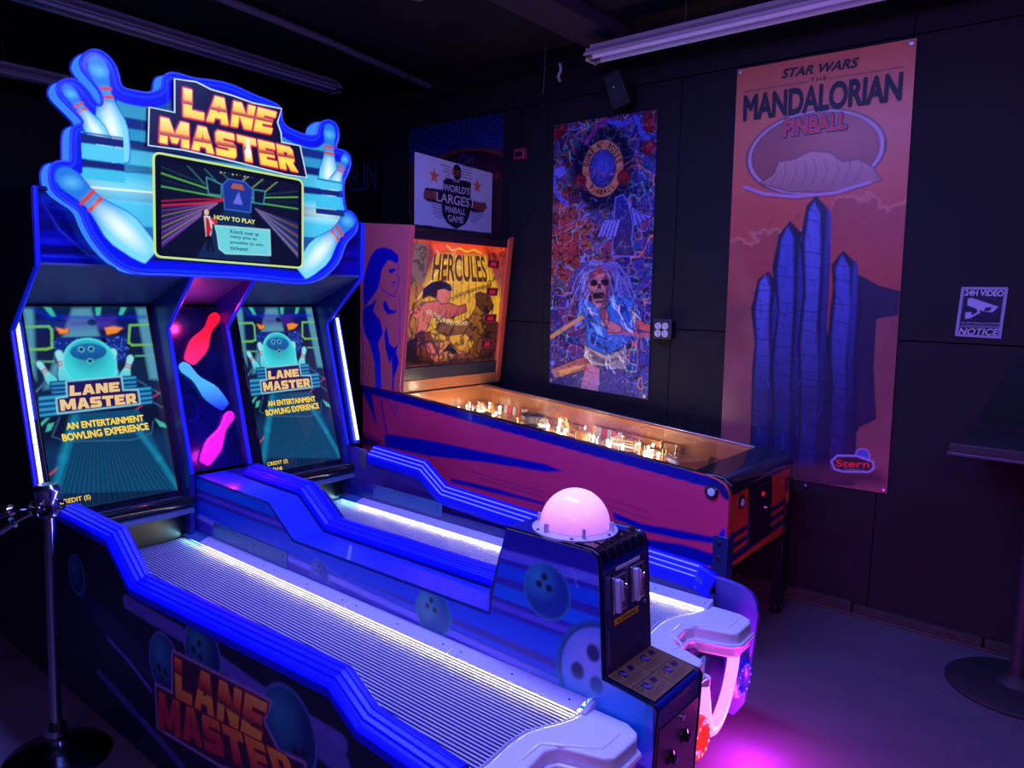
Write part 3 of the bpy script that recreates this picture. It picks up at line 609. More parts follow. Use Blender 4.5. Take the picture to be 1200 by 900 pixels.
for k in range(40):
    p0 = (random.uniform(.05, .72), random.uniform(.06, .36)); c.line([p0, (p0[0]+random.uniform(-.06, .06), p0[1]-random.uniform(.0, .05))], .004, random.choice([(14, 12, 50), (200, 190, 150), (60, 60, 150)]), .7)
for k in range(26):
    p0 = (random.uniform(.22, .55), random.uniform(.36, .78)); c.line([p0, (p0[0]+random.uniform(-.05, .05), p0[1]-random.uniform(.03, .09))], .005, random.choice([(14, 16, 70), (150, 190, 240), (20, 40, 130)]), .8)
n_ = c.noise(30, 2, 33); n2_ = c.noise(22, 2, 34)
c.put((slice(None), slice(None)), np.clip((.05-np.abs(n_-.5))/.03, 0, 1)*np.where(np.hypot((c.U-.42)/.2, (c.V-.6)/.3) < 1, .3, .5), srgb(8, 8, 34)); c.I *= 1.35; c.put((slice(None), slice(None)), np.clip((.02-np.abs(n2_-.5))/.01, 0, 1)*.35, srgb(170, 190, 240))
TL, TR, BR, BL_ = (-3.046, 2.783), (-2.276, 2.782), (-2.253, 1.016), (-3.025, 1.05)
wp = quadwarp(QW, QH, TL, TR, BR, BL_)
p2, cl = cloth('wall_poster', c, wp, YP, 'dark crowded rock concert poster with a shouting singer in a blue shirt', 'poster', (TL, TR, BR, BL_), waves=.002)
mb = MB()
def ringtext(s, a0, a1, rx, ry, h, w_, flip=1):
    for i, ch in enumerate(s):
        if ch == ' ': continue
        a = a0+(a1-a0)*i/(len(s)-1); ux, uy = math.cos(a), math.sin(a)
        cw = textgeo(ch)[2]; h0, w0 = h, w_; w_ = w0*cw[0]/.62; h = h0*cw[1]/.7; rx_, ry_ = (rx+h0*.6, ry+h0*.6) if ch == "'" else (rx, ry)
        X0, Y0 = cc[0]+rx_*ux, cc[1]+ry_*uy; tx, ty = (uy*flip, -ux*flip)
        nx_, ny_ = ux*flip, uy*flip
        P = [(X0-tx*w_+nx_*h, Y0-ty*w_+ny_*h), (X0+tx*w_+nx_*h, Y0+ty*w_+ny_*h), (X0+tx*w_-nx_*h, Y0+ty*w_-ny_*h), (X0-tx*w_-nx_*h, Y0-ty*w_-ny_*h)]
        lettering(mb, ch, qw(wp, P), .007, .03); h, w_ = h0, w0
def ring_obj(m_):
    me = bpy.data.meshes.new('ring_lettering'); me.from_pydata(m_.v, [], m_.f); me.materials.append(m_navy); link(bpy.data.objects.new('ring_lettering', me), cl, FP)
ringtext("GUNS N' ROSES", 2.9, .25, .128, .146, .019, .011); ring_obj(mb); mb = MB(); ringtext('PINBALL', -2.25, -.9, .128, .146, .016, .011, -1)
ring_obj(mb)
# third poster, mostly behind the topper board
c = Canvas(0, 0, .98, 1.3, .0065); c.vgrad([(0, (30, 34, 90)), (.5, (40, 22, 50)), (.62, (90, 34, 40)), (.78, (84, 40, 60)), (.84, (28, 36, 110)), (1, (26, 34, 100))])
n = c.noise(9, 3, 41); c.put((slice(None), slice(None)), np.clip((.04-np.abs(n-.5))/.04, 0, 1)*.6, srgb(10, 8, 30))
for k in range(24):
    a = PI*k/23; c.line([(.62+.25*math.cos(a), 1.02+.12*math.sin(a)), (.62+.8*math.cos(a), 1.02+.5*math.sin(a))], .007, (50, 60, 170), .7)
c.ell(.62, .70, .62, .38, (120, 60, 40)); c.ell(.62, .70, .60, .36, (100, 42, 50), c2=(50, 20, 50)); c.ell(.60, .98, .05, .05, (50, 60, 150), ring=.012)
c.poly([(.37, .89), (.40, .94), (.66, .98), (.68, 1.01), (.68, .94), (.66, .90), (.42, .84), (.38, .85)], (34, 20, 44), outline=((90, 80, 150), .008))
for x in (.55, .68, .85): c.line([(x, .5), (x+.02, .84), (x+.08, .86)], .045, (130, 40, 40)); 
TL, TR, BR, BL_ = (-4.463, 2.937), (-3.49, 2.924), (-3.49, 1.66), (-4.463, 1.66)
wp = quadwarp(.98, 1.3, TL, TR, BR, BL_)
cloth('wall_poster', c, wp, YP, 'dim blue and rust poster half hidden behind the white game board', 'poster', (TL, TR, BR, BL_), waves=.002)
# faint band poster behind the glowing sign
c = Canvas(0, 0, .75, 1.2, .02, (26, 14, 24)); c.I *= (.7+.6*c.noise(6, 3, 51))[..., None]
TL, TR, BR, BL_ = (-5.55, 2.90), (-4.78, 2.911), (-4.78, 1.75), (-5.55, 1.75)
wp = quadwarp(.75, 1.2, TL, TR, BR, BL_)
zp, cl = cloth('wall_poster', c, wp, YP, 'faint near black poster with thin blue capitals beside the glowing sign', 'poster', (TL, TR, BR, BL_), waves=.001)
m_dimb = mat('dim_blue_ink', srgb(50, 52, 120), .5)
words('band_lettering', 'ZEPPELIN', ((-5.62, 2.74), (-4.85, 2.72), (-4.85, 2.485), (-5.62, 2.52)), FP, m_dimb, cl, .006, -.012)
# surveillance notice
SW, SH = .178, .245
t = thing('warning_sign', (-.51, YW, 1.49), 'small navy and white video surveillance notice on the bare wall', 'sign')
TL, TR, BR, BL_ = (-.602, 1.735), (-.415, 1.735), (-.424, 1.497), (-.612, 1.50)
wp = quadwarp(SW, SH, TL, TR, BR, BL_)
MB().prism([TL, TR, BR, BL_], 'Y', YW-.004, YW).build('sign_plate', m_fix, t)
c = Canvas(0, 0, SW, SH, .0025, (150, 150, 190)); c.poly([(.012, .012), (.166, .012), (.166, .233), (.012, .233)], (14, 14, 60))
WH = (170, 170, 215)
c.poly([(0.0307,0.1862),(0.0442,0.1919),(0.1529,0.1518),(0.1313,0.124),(0.0957,0.1285),(0.0325,0.1547)], WH); c.poly([(0.1026,0.147),(0.1283,0.1494),(0.1215,0.1311),(0.0997,0.1286)], (14, 14, 60))
c.poly([(0.0294,0.1211),(0.0521,0.1217),(0.0553,0.094),(0.0313,0.0866)], WH); c.line([(0.0533,0.0995),(0.0803,0.1207),(0.0752,0.139)], .008, WH)
c.line([(0.0111,0.0482),(0.1665,0.0526)], .002, WH); c.line([(0.0215,0.0552),(0.1622,0.0588)], .003, WH, .6)
c.build('sign_print', m_pr, t, FY(YW-.004), warp=wp)
for s_, q_, of in (('24H VIDEO', [(0.0169,0.2305),(0.1636,0.2292),(0.1637,0.2023),(0.0168,0.2027)], .03), ('SURVEILLANCE', [(0.0189,0.0721),(0.1651,0.0752),(0.1655,0.068),(0.0193,0.0646)], .0), ('NOTICE', [(0.0156,0.0409),(0.1654,0.0453),(0.1648,0.016),(0.0139,0.0115)], .02)):
    words('sign_lettering', s_, qw(wp, q_), FY(YW-.004), m_inkw, t, .0012, of, .15 if s_ == 'NOTICE' else 0)
for x, z in ((-.598, 1.728), (-.42, 1.728), (-.606, 1.506), (-.43, 1.503)): MB().lathe([(.003, 0), (.003, -.002), (0, -.002)], (x, YW-.004, z), 8, 'Y').build('screw', m_screw, t)
# twin outlet box
t = thing('power_outlet', (-2.14, YW, 1.46), 'surface box with two white outlets between the posters', 'outlet')
bx('junction_box', m_black, t, -2.20, -2.09, YW-.06, YW, 1.41, 1.52, .004)
bx('cover_plate', mat('dark_plate', (.03, .03, .05), .4), t, -2.205, -2.085, YW-.064, YW-.06, 1.405, 1.525, .002)
for i in (0, 1):
    for j in (0, 1):
        x = -2.173+i*.048; z = 1.437+j*.046
        s_ = MB().lathe([(.021, 0), (.021, -.006), (.018, -.008), (0, -.008)], (x, YW-.064, z), 16, 'Y').build('socket', m_fix, t)
        MB().box(x-.008, x-.005, YW-.0735, YW-.072, z-.002, z+.010).box(x+.005, x+.008, YW-.0735, YW-.072, z-.002, z+.010).box(x-.003, x+.003, YW-.0735, YW-.072, z-.013, z-.008).build('slots', m_hole, s_)
# small red call point
t = thing('alarm_box', (-3.31, YW, 2.62), 'tiny dim red alarm box high on the wall beside the second poster', 'alarm box')
bx('alarm_body', mat('dim_red', (.35, .02, .10), .4), t, -3.365, -3.275, YW-.04, YW, 2.585, 2.655, .004)
bx('alarm_window', m_black, t, -3.35, -3.29, YW-.043, YW-.04, 2.60, 2.63, .001)
MB().tube([(-3.32, YW-.01, 2.655), (-3.32, YW-.01, 2.9), (-3.42, YW-.01, 3.02)], .004, 6).build('alarm_cable', m_black, t)
# speaker
t = thing('wall_speaker', (-2.45, 4.0, 2.78), 'black bracketed wall speaker high above the rock concert poster', 'speaker')
rot = Matrix.Translation((-2.47, 3.98, 2.90))@Matrix.Scale(.78, 4)@Matrix.Rotation(math.radians(-14), 4, 'Y')@Matrix.Rotation(math.radians(18), 4, 'X')
MB().prism([(-.085, -.13), (.085, -.13), (.07, .13), (-.07, .13)], 'Y', -.06, .07).build('speaker_cabinet', mat('speaker_black', (.008, .007, .014), .6), t, bevel=.012, world=rot)
g_ = MB().prism([(-.072, -.115), (.072, -.115), (.058, .115), (-.058, .115)], 'Y', -.068, -.06).build('speaker_grille', mat('speaker_mesh', (.012, .011, .022), .7, bump=.6), t, world=rot, bevel=.004)
MB().lathe([(.05, -.069), (.05, -.072), (.04, -.072)], (0, 0, -.03), 24, 'Y').build('woofer_ring', mat('ring_grey', (.02, .02, .035), .4), g_, world=rot)
MB().lathe([(.006, -.0695), (.006, -.073), (0, -.073)], (.0, 0, .02), 12, 'Y').build('badge', m_chrome, g_, world=rot)
MB().tube([(-2.45, YW, 2.9), (-2.45, 4.03, 2.92)], .015, 8).build('bracket_arm', m_black, t); bx('bracket_plate', m_black, t, -2.49, -2.41, YW-.008, YW, 2.84, 2.96, .002)

# ================================================================ two lane arcade bowling machine
bm_ = thing('arcade_bowling_machine', (-2.2, 1.82, 0), 'blue two lane arcade bowling machine with a large glowing sign and two screens', 'arcade machine')
Y0, Y1, YA, YB = 1.04, 2.60, 1.67, 1.93
# plinth and feet
bx('plinth', m_black, bm_, -3.9, -1.02, 1.10, 2.54, .06, .40, .01)
for x, y in ((-3.8, 1.16), (-3.8, 2.48), (-1.15, 1.2), (-1.15, 2.44)): MB().lathe([(.03, 0), (.03, .012), (.012, .016), (.012, .07)], (x, y, 0), 12).build('foot', m_steel, bm_)
# outer side panels
sp_near = [(-3.30, .07), (-3.30, .80), (-3.06, .775), (-2.64, .77), (-2.468, .642), (-1.395, .69), (-1.289, .625), (-1.0, .61), (-.93, .58), (-.90, .53), (-.92, .12), (-.97, .07)]
sp_far = [(-3.30, .07), (-3.30, .79), (-3.06, .76), (-2.69, .74), (-2.54, .64), (-1.40, .61), (-1.06, .60), (-1.0, .592), (-.962, .575), (-.94, .545), (-.932, .50), (-.965, .14), (-1.0, .08)]
near = MB().prism(sp_near, 'Y', Y0, Y0+.022).build('side_panel', m_bluedk, bm_, bevel=.003)
far_ = MB().prism(sp_far, 'Y', Y1-.002, Y1+.02).build('side_panel', mat('violet_laminate', (.07, .05, .42), .35), bm_, bevel=.003)
# print on the near side panel
c = Canvas(-3.3, .07, -.9, .80, .006, (16, 14, 50))
for q_, w_, col_ in (([(-2.87,0.486),(-2.415,0.42),(-2.112,0.376),(-1.794,0.309)], .10, (26, 22, 80)), ([(-2.776,0.243),(-2.305,0.175),(-2.156,0.146)], .03, (70, 60, 150)), ([(-2.519,0.588),(-2.141,0.595),(-1.672,0.566),(-1.356,0.57)], .05, (96, 84, 190)), ([(-2.681,0.406),(-2.504,0.373),(-2.357,0.329)], .016, (90, 90, 200)), ([(-1.489,0.532),(-1.357,0.517)], .07, (90, 80, 180))): c.line(q_, w_, col_)
def pball(cx_, cy_, rx_, ry_, hl, col1=(40, 130, 170), col2=(16, 40, 110)):
    c.ell(cx_, cy_, rx_+.008, ry_+.008, (80, 110, 190)); c.ell(cx_, cy_, rx_, ry_, col1, c2=col2, off=(-.3, .3))
    for a, b in hl: c.ell(a, b, rx_*.13, ry_*.11, (8, 10, 40))
for ctr, rr, hl in (([(-2.012,0.573)], .10, [(-2.028,0.602),(-2.066,0.569),(-2.026,0.56)]), ([(-2.254,0.453)], .10, [(-2.293,0.435),(-2.252,0.43),(-2.273,0.396)]), ([(-1.579,0.507)], .12, [(-1.545,0.465),(-1.508,0.475),(-1.525,0.436)]), ([(-2.938,0.573)], .07, [(-2.93,0.595),(-2.957,0.569),(-2.908,0.575)])):
    pball(ctr[0][0], ctr[0][1], rr, rr, hl)
lo = [(-2.197,0.518),(-1.656,0.56),(-1.696,0.492),(-1.622,0.431),(-1.51,0.449),(-1.473,0.385),(-1.918,0.26),(-2.318,0.217),(-2.322,0.362),(-2.207,0.374)]
c.poly(lo, (60, 14, 50), outline=((170, 130, 200), .008))
c.clip(sp_near)
pn = c.build('side_artwork', m_pr, near, FY(Y0))
gold_s = [(0, srgb(190, 40, 60)), (.18, srgb(235, 110, 50)), (.42, srgb(250, 170, 60)), (.45, srgb(120, 30, 60)), (.55, srgb(230, 90, 50)), (.8, srgb(250, 190, 90)), (1, srgb(240, 220, 180))]
m_g1 = gradmat('orange_gradient_ink', gold_s, .33, .62)
q1 = [(-2.183,0.507),(-1.667,0.552),(-1.703,0.429),(-2.185,0.371)]
q2 = [(-2.3,0.347),(-1.57,0.441),(-1.512,0.366),(-2.31,0.221)]
for s_, q_ in (('LANE', q1), ('MASTER', q2)):
    words('side_lettering', s_, q_, FY(Y0), mat('crimson_ink', srgb(150, 30, 60), .5), near, .0016, .05)
    words('side_lettering', s_, q_, FY(Y0), m_g1, near, .0024, .0)
# ribbed blue rails on top of the outer panels
def P3(pts, y, dz=0): return [(x, y, z+dz) for x, z in pts]
rp = [(-3.08, .778), (-2.64, .776), (-2.468, .648), (-1.395, .697), (-1.289, .632), (-1.0, .612)]
sec = [(-.010, -.022), (-.011, .002), (.0, .014), (.010, .017), (.012, .022), (.026, .025), (.028, .029), (.042, .031), (.044, .034), (.060, .034), (.067, .026), (.070, 0), (.070, -.03), (.062, -.03), (.062, -.022)]
nr = MB().sweep(sec, P3(rp, Y0)).build('guard_rail', m_blue, bm_, bevel=.003)
rf = [(-3.09, .757), (-2.69, .737), (-2.54, .637), (-2.0, .612), (-1.17, .575), (-1.10, .545)]
sec = [(0, -.03), (-.004, .0), (-.004, .012), (.012, .02), (.014, .028), (.028, .036), (.03, .044), (.046, .052), (.05, .058), (.066, .06), (.07, .03), (.07, -.03)]
fr_ = MB().sweep(sec, P3(rf, 2.555)).build('guard_rail', m_blue, bm_, bevel=.002)
m_tealp = mat('teal_steel_plate', (.05, .16, .45), .35, metal=.3)
m_hilite = mat('pale_highlight_strip', (.45, .5, .95), .25, emit=(.1, .14, .9), es=.35)  # pale glowing strips stand in for the rail's glossy highlights
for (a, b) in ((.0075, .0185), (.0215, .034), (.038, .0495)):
    MB().sweep([(a, b), (a+.002, b+.0045), (a+.006, b+.004), (a+.006, b)], P3(rf[:-1], 2.555)).build('highlight_strip', m_hilite, fr_)
for i in range(9):
    x = -3.0+i*.23; z = np.interp(x, [p[0] for p in rf], [p[1] for p in rf])-.012
    MB().lathe([(.005, 0), (.004, -.002), (0, -.002)], (x, 2.554, z), 8, 'Y').build('screw', m_screw, fr_)
MB().prism([(-1.17, .545), (-1.12, .52), (-1.095, .52), (-1.10, .545), (-1.165, .605)], 'Y', 2.556, 2.59).build('rail_end_cap', m_tealp, fr_, bevel=.002)
# divider between the lanes
dv = [(-3.26, .40), (-3.26, .785), (-2.65, .775), (-2.48, .655), (-1.42, .665), (-1.42, .40)]
divd = MB().prism(dv, 'Y', YA, 1.955).build('lane_divider', m_bluedk, bm_, bevel=.004)
MB().sweep([(0, 0), (0, .004), (.138, .004), (.138, 0)], [(x, YA+.002, z) for x, z in [(-3.24, .785), (-2.65, .775), (-2.48, .655), (-1.43, .665)]]).build('divider_top', m_bluemid, divd)
sec = [(0, 0), (-.004, .012), (.006, .028), (.022, .034), (.025, .04), (.045, .044), (.048, .05), (.07, .05), (.073, .045), (.09, .036), (.096, .02), (.096, 0)]
MB().sweep(sec, [(-3.09, 1.822, .785), (-2.65, 1.822, .776), (-2.48, 1.822, .656), (-1.40, 1.822, .668)]).build('guard_rail', m_blue, bm_, bevel=.003)
for y, x0, x1, z0, z1 in ((YA-.004, -3.085, -2.513, .53, .60), (2.556, -3.04, -2.52, .545, .617)):
    o = bx('kick_plate', m_tealp, bm_, x0, x1, y-.002, y+.002, z0, z1, .001)
    for x, z in ((x0+.02, z1-.012), (x0+.17, z1-.014), (x0+.21, z1-.018), (x0+.33, z1-.03), (x1-.03, z0+.02), (x1-.03, z1-.02), (x0+.02, z0+.02)):
        MB().lathe([(.004, 0), (.003, -.002), (0, -.002)], (x, y-.002, z), 8, 'Y').build('screw', m_black, o)
# inner walls of the far lane
bx('lane_wall', m_bluedk, bm_, -3.26, -1.10, 2.555, 2.60, .42, .57)
bx('lane_wall', m_bluedk, bm_, -3.26, -1.10, 1.06, 1.085, .42, .60)
# lanes: pale ridges over a dark bed, a pale cover strip hiding the lamp strip
lc = [(-1.05,1.648),(-1.054,1.599),(-1.066,1.556),(-1.089,1.509),(-1.112,1.464),(-1.117,1.399),(-1.102,1.282)]
lcx = [p[0] for p in lc]; lcy = [p[1]-YA for p in lc]
def curve_x(dy): return float(np.interp(dy, lcy[::-1], lcx[::-1]))
m_led = emi('warm_lamp_strip', (255, 244, 150), 30)
m_ledb = emi('cyan_lamp_strip', (120, 225, 255), 30)
for yr, wd, dx in ((YA, .585, 0), (2.555, .585, -.05)):
    lane = bx('lane_bed', m_lanebase, bm_, -3.30, -1.06+dx, yr-wd, yr, .46, .4935)
    rd = MB(); rd2 = MB(); p = .0138; y = yr-wd+.006
    while y < yr-.012:
        for mb_, xa, xb in ((rd2, -3.28, -3.13), (rd, -3.125, curve_x(y-yr)-.006+dx)):
            h = .0018; w_ = .0036
            mb_.add([(xa, y-w_, .4935), (xa, y-w_*.7, .4935+h*.8), (xa, y, .4935+h), (xa, y+w_*.7, .4935+h*.8), (xa, y+w_, .4935),
                     (xb, y-w_, .4935), (xb, y-w_*.7, .4935+h*.8), (xb, y, .4935+h), (xb, y+w_*.7, .4935+h*.8), (xb, y+w_, .4935)],
                    [(0, 1, 6, 5), (1, 2, 7, 6), (2, 3, 8, 7), (3, 4, 9, 8), (4, 3, 2, 1, 0), (5, 6, 7, 8, 9)])
        y += p
    for mb_ in (rd, rd2):
        o = mb_.build('lane_ridges', m_ridge, lane); o['kind'] = 'stuff'
    # dotted transition strip along the curved end of the lane
    tr = MB(); 
    for i in range(66):
        dy = -.004-i*.009
        if -dy > wd-.01: break
        x = curve_x(dy)+dx; tr.box(x-.010, x-.004, yr+dy-.0028, yr+dy+.0028, .494, .503)
        tr.box(x-.001, x+.004, yr+dy-.0028+.002, yr+dy+.0028+.002, .494, .503)
    o = tr.build('curved_comb_strip', m_cover, lane, smooth=False); o['kind'] = 'stuff'
    # cover strip: a piece every half metre, screws, and the lamps below it
    x = -3.28
    for L in (.155, .52, .52, .52, .50):
        x2 = min(x+L, -1.045+dx)
        o = MB().prism([(yr-.052, .506), (yr-.052, .511), (yr-.006, .527), (yr, .527), (yr, .50), (yr-.004, .50), (yr-.008, .519)], 'X', x+.001, x2-.001).build('cover_strip', m_cover if x > -3.2 else m_tealp, bm_, bevel=.001)
        for k in (0.04, L/2, L-.04):
            if x+k < x2: MB().lathe([(.004, 0), (.003, .002), (0, .002)], (x+k, yr-.03, .5187), 8).build('screw', m_screw, o)
        area('lane_strip_light', ((x+x2)/2, yr-.054, .5075), ((x+x2)/2, yr-.30, .485), x2-x-.01, .006, (1, .88, .46) if x > -3.2 else (.35, .85, 1), .95*(x2-x))
        MB().box(x+.004, x2-.004, yr-.034, yr-.029, .4985, .5035).build('lamp_strip', m_led if x > -3.2 else m_ledb, o)
        x = x2
    MB().prism([(yr-.056, .50), (yr-.056, .514), (yr-.006, .53), (yr+.002, .53), (yr+.002, .50)], 'X', -1.05+dx, -1.035+dx).build('strip_end', m_cover, bm_, bevel=.002)
    # white moulded ball shelf with a notch in front
    L0, R0 = yr-wd, yr-.004
    nl, nr_ = yr-.415, yr-.18
    back = [(curve_x(dy)+.002+dx, yr+dy) for dy in (-.012, -.05, -.09, -.13, -.17, -.22, -.30, -.38, -.46, -.52, -wd+.004)]
    fx = -.875+dx*.9
    top = [(-1.045+dx, R0), (fx-.055, R0), (fx-.012, R0-.022), (fx, R0-.05), (fx, nr_+.02), (fx-.02, nr_), (-1.005+dx, nr_-.035), (-1.025+dx, nr_-.07), (-1.01+dx, nl+.045), (fx-.055, nl+.01), (fx-.015, nl-.005), (fx, nl-.03), (fx, L0+.03), (fx-.03, L0), ] + list(reversed(back))
    bmq = bmesh.new()
    rings = []
    cxm = sum(p[0] for p in top)/len(top); cym = (L0+R0)/2
    vs = MB()
    tops = MB().prism(top, 'Z', .415, .508).build('ball_shelf', m_white, bm_, bevel=.016, seg=4)
    # lower skirt lip round the notch and front
    lipf = [(fx-.05, R0-.006, .462), (fx+.006, R0-.045, .462), (fx+.008, nr_+.02, .462), (fx-.02, nr_-.01, .462), (-1.0+dx, nr_-.045, .462), (-1.015+dx, nr_-.07, .462), (-1.0+dx, nl+.05, .462), (fx-.05, nl+.02, .462), (fx+.006, nl-.03, .462), (fx+.006, L0+.03, .462), (fx-.04, L0+.006, .462)]
    MB().tube(lipf, .009, 8).build('shelf_lip', m_white, tops)
    gr = [(-.985+dx, nl-.02, .5065), (-.975+dx, nl+.04, .5068), (-1.045+dx, nl+.09, .5068), (-1.05+dx, nr_-.06, .5068), (fx-.075, nr_+.01, .5068), (fx-.045, nr_+.03, .5068), (fx-.045, R0-.06, .5065)]
    MB().tube(gr, .005, 8).build('shelf_groove', m_white, tops)
    # front below the shelf: base panel, dark octagonal tray, light tube and two ring lamps
    yc = (nl+nr_)/2
    fb = -.985+dx*.6
    base = bx('front_panel', mat('violet_front_panel', (.14, .05, .30), .35), bm_, fb-.09, fb-.03, L0-.01, yr+.04, .075, .43, .01)
    MB().prism([(yc-.11, .40), (yc-.11, .25), (yc-.06, .17), (yc+.06, .17), (yc+.11, .25), (yc+.11, .40)], 'X', fb-.03, fb-.005).build('ball_tray', mat('teal_tray', (.03, .5, .7), .3, emit=(0, .05, .09), es=.6), bm_, bevel=.006)  # faint teal glow added to the tray and inset colours
    MB().prism([(yc-.085, .40), (yc-.085, .26), (yc-.045, .195), (yc+.045, .195), (yc+.085, .26), (yc+.085, .40)], 'X', fb-.005, fb+.002).build('tray_inset', mat('dark_teal', (.01, .2, .3), .3, emit=(0, .05, .09), es=.35), bm_, bevel=.003)
    if yr > 2:
        u_ = [(-.95, 2.185, .41), (-.95, 2.205, .33), (-.95, 2.228, .25), (-.95, 2.262, .198), (-.95, 2.325, .205), (-.95, 2.392, .27), (-.95, 2.432, .36), (-.95, 2.438, .42)]
    else:
        u_ = [(-.93, yc-.13, .392), (-.93, yc-.11, .30), (-.93, yc-.07, .20), (-.93, yc, .17), (-.93, yc+.07, .20), (-.93, yc+.11, .30), (-.93, yc+.13, .40)]
    # smooth the path
    up = []
    for i in range(len(u_)-1):
        for k in range(4):
            p0 = Vector(u_[max(i-1, 0)]); p1 = Vector(u_[i]); p2_ = Vector(u_[i+1]); p3 = Vector(u_[min(i+2, len(u_)-1)]); t = k/4
            up.append(.5*((2*p1)+(-p0+p2_)*t+(2*p0-5*p1+4*p2_-p3)*t*t+(-p0+3*p1-3*p2_+p3)*t**3))
    up.append(Vector(u_[-1]))
    lt = MB().tube(up, .021, 12).build('light_tube', emi('pink_light_tube', (255, 135, 230), 1.7), bm_); lt['label'] = 'glowing pink U shaped tube'
    for j in (0, -1):
        a = up[j]; MB().lathe([(.025, -.012), (.025, .012)], tuple(a), 12).build('tube_socket', m_white, lt)
    for yy, zz_, colr, st, nm in ((yc-.085, .215, (255, 40, 40), 2.6, 'red'), (yc+.255, .285, (0, 20, 255), 1.6, 'blue')):
        X = -.95 if yr > 2 else -.93
        ring = MB().lathe([(.056+.018*math.cos(a), .018*math.sin(a)) for a in np.linspace(0, 2*PI, 13)], (X, yy, zz_), 28, 'X').build('ring_lamp', emi(nm+'_ring', colr, st*.38), bm_)
        ring['label'] = nm+' glowing ring'
        dm = emi(nm+'_ring_dot', (255, 120, 100) if nm == 'red' else (10, 70, 255), st)
        for k in range(12):
            a = 2*PI*k/12; MB().lathe([(.0055, 0), (.004, .003), (0, .004)], (X+.0165, yy+.054*math.cos(a), zz_+.054*math.sin(a)), 8, 'X').build('lamp_dot', dm, ring)
    point('ring_glow', (-.86, yc+.16, .20), (1, .04, .62), 12 if yr > 2 else 3, .04)
point('under_machine_glow', (-.88, 2.50, .10), (.6, .03, 1), 6, .03)
# ---------------- control tower
tw = [(-1.44, .09), (-1.44, .73), (-1.375, .955), (-1.075, .955), (-1.05, .945), (-1.04, .92), (-1.015, .60), (-.853, .582), (-.845, .57), (-.86, .09)]
tower = MB().prism(tw, 'Y', YA, YB).build('control_tower', m_bluedk, bm_, bevel=.004)
c = Canvas(-3.26, .40, -.84, .96, .006, (50, 34, 190))
UU, VV = c.U, c.V
def band(v0, v1, sl, colr, a=1):
    f = VV-(sl*(UU+2.0)); c.put((slice(None), slice(None)), np.clip((f-v0)/.006, 0, 1)*np.clip((v1-f)/.006, 0, 1)*a, srgb(*colr))
# stripes slanting slightly down towards the player
band(.84, .875, .02, (110, 112, 255)); band(.78, .83, .02, (10, 90, 255)); band(.69, .715, 0.0, (96, 80, 240)); band(.60, .68, 0, (10, 80, 250)); band(.545, .575, -.03, (130, 130, 255)); band(.455, .52, -.03, (50, 36, 190)); band(.40, .44, -.03, (20, 80, 245)); band(.575, .60, -.03, (8, 70, 245))
band(.725, .775, 0.0, (0, 110, 255)); band(.875, .96, 0.02, (40, 30, 175))
c.line([(-3.2, .66), (-2.6, .60), (-2.0, .50), (-1.5, .46)], .004, (90, 100, 230), .7); c.line([(-2.4, .64), (-1.9, .52), (-1.3, .44)], .003, (120, 130, 240), .6)
paint_ball(c, -1.216, .797, .08, base=(10, 60, 170), hi=(60, 170, 220), hs=1.1)
c.line([(-1.15, .86), (-1.08, .88)], .004, (120, 170, 255), .8); c.line([(-1.13, .89), (-1.11, .84)], .003, (150, 190, 255), .8)
paint_ball(c, -1.681, .593, .078, base=(10, 90, 170), hi=(90, 180, 210))
paint_ball(c, -2.303, .562, .055, base=(20, 50, 190), hi=(90, 110, 240))
# large ball cut by the tower's front edge
q_ = [(-1.064,0.622),(-1.015,0.602)]
c.ell(-1.015, .60, .16, .165, (20, 100, 190)); c.ell(-1.015, .60, .148, .153, (24, 60, 120)); c.ell(-1.015, .60, .14, .145, (170, 170, 255), c2=(60, 140, 250), off=(-.3, .3))
for a, b in ((-1.05, .665), (-1.10, .595), (-1.035, .575)): c.ell(a, b, .022, .026, (40, 36, 110))
c.poly([(-1.30, .50), (-1.0, .56), (-.84, .57), (-.84, .40), (-1.35, .40)], (0, 140, 240), grad=((0, 100, 235), (-1, .5), (-1, .4)), soft=.05)
c.line([(-1.28, .50), (-1.1, .505), (-.9, .54)], .004, (80, 150, 240))
alln = [(-3.255, .405), (-3.255, .78), (-2.65, .77), (-2.48, .65), (-1.43, .66), (-1.42, .73), (-1.375, .95), (-1.075, .95), (-1.05, .938), (-1.043, .92), (-1.02, .598), (-.858, .578), (-.85, .405)]
c.clip(alln)
c.build('divider_artwork', m_pr, tower, FY(YA), z=.0022)
edge = [(-1.375, .955), (-1.075, .955), (-1.05, .945), (-1.04, .92), (-1.015, .60), (-.853, .582), (-.845, .57), (-.86, .09)]
for y in (YA-.001, YB+.001): MB().tube([(x, y, z) for x, z in edge], .0045, 6).build('edge_trim', m_blackgl, tower)
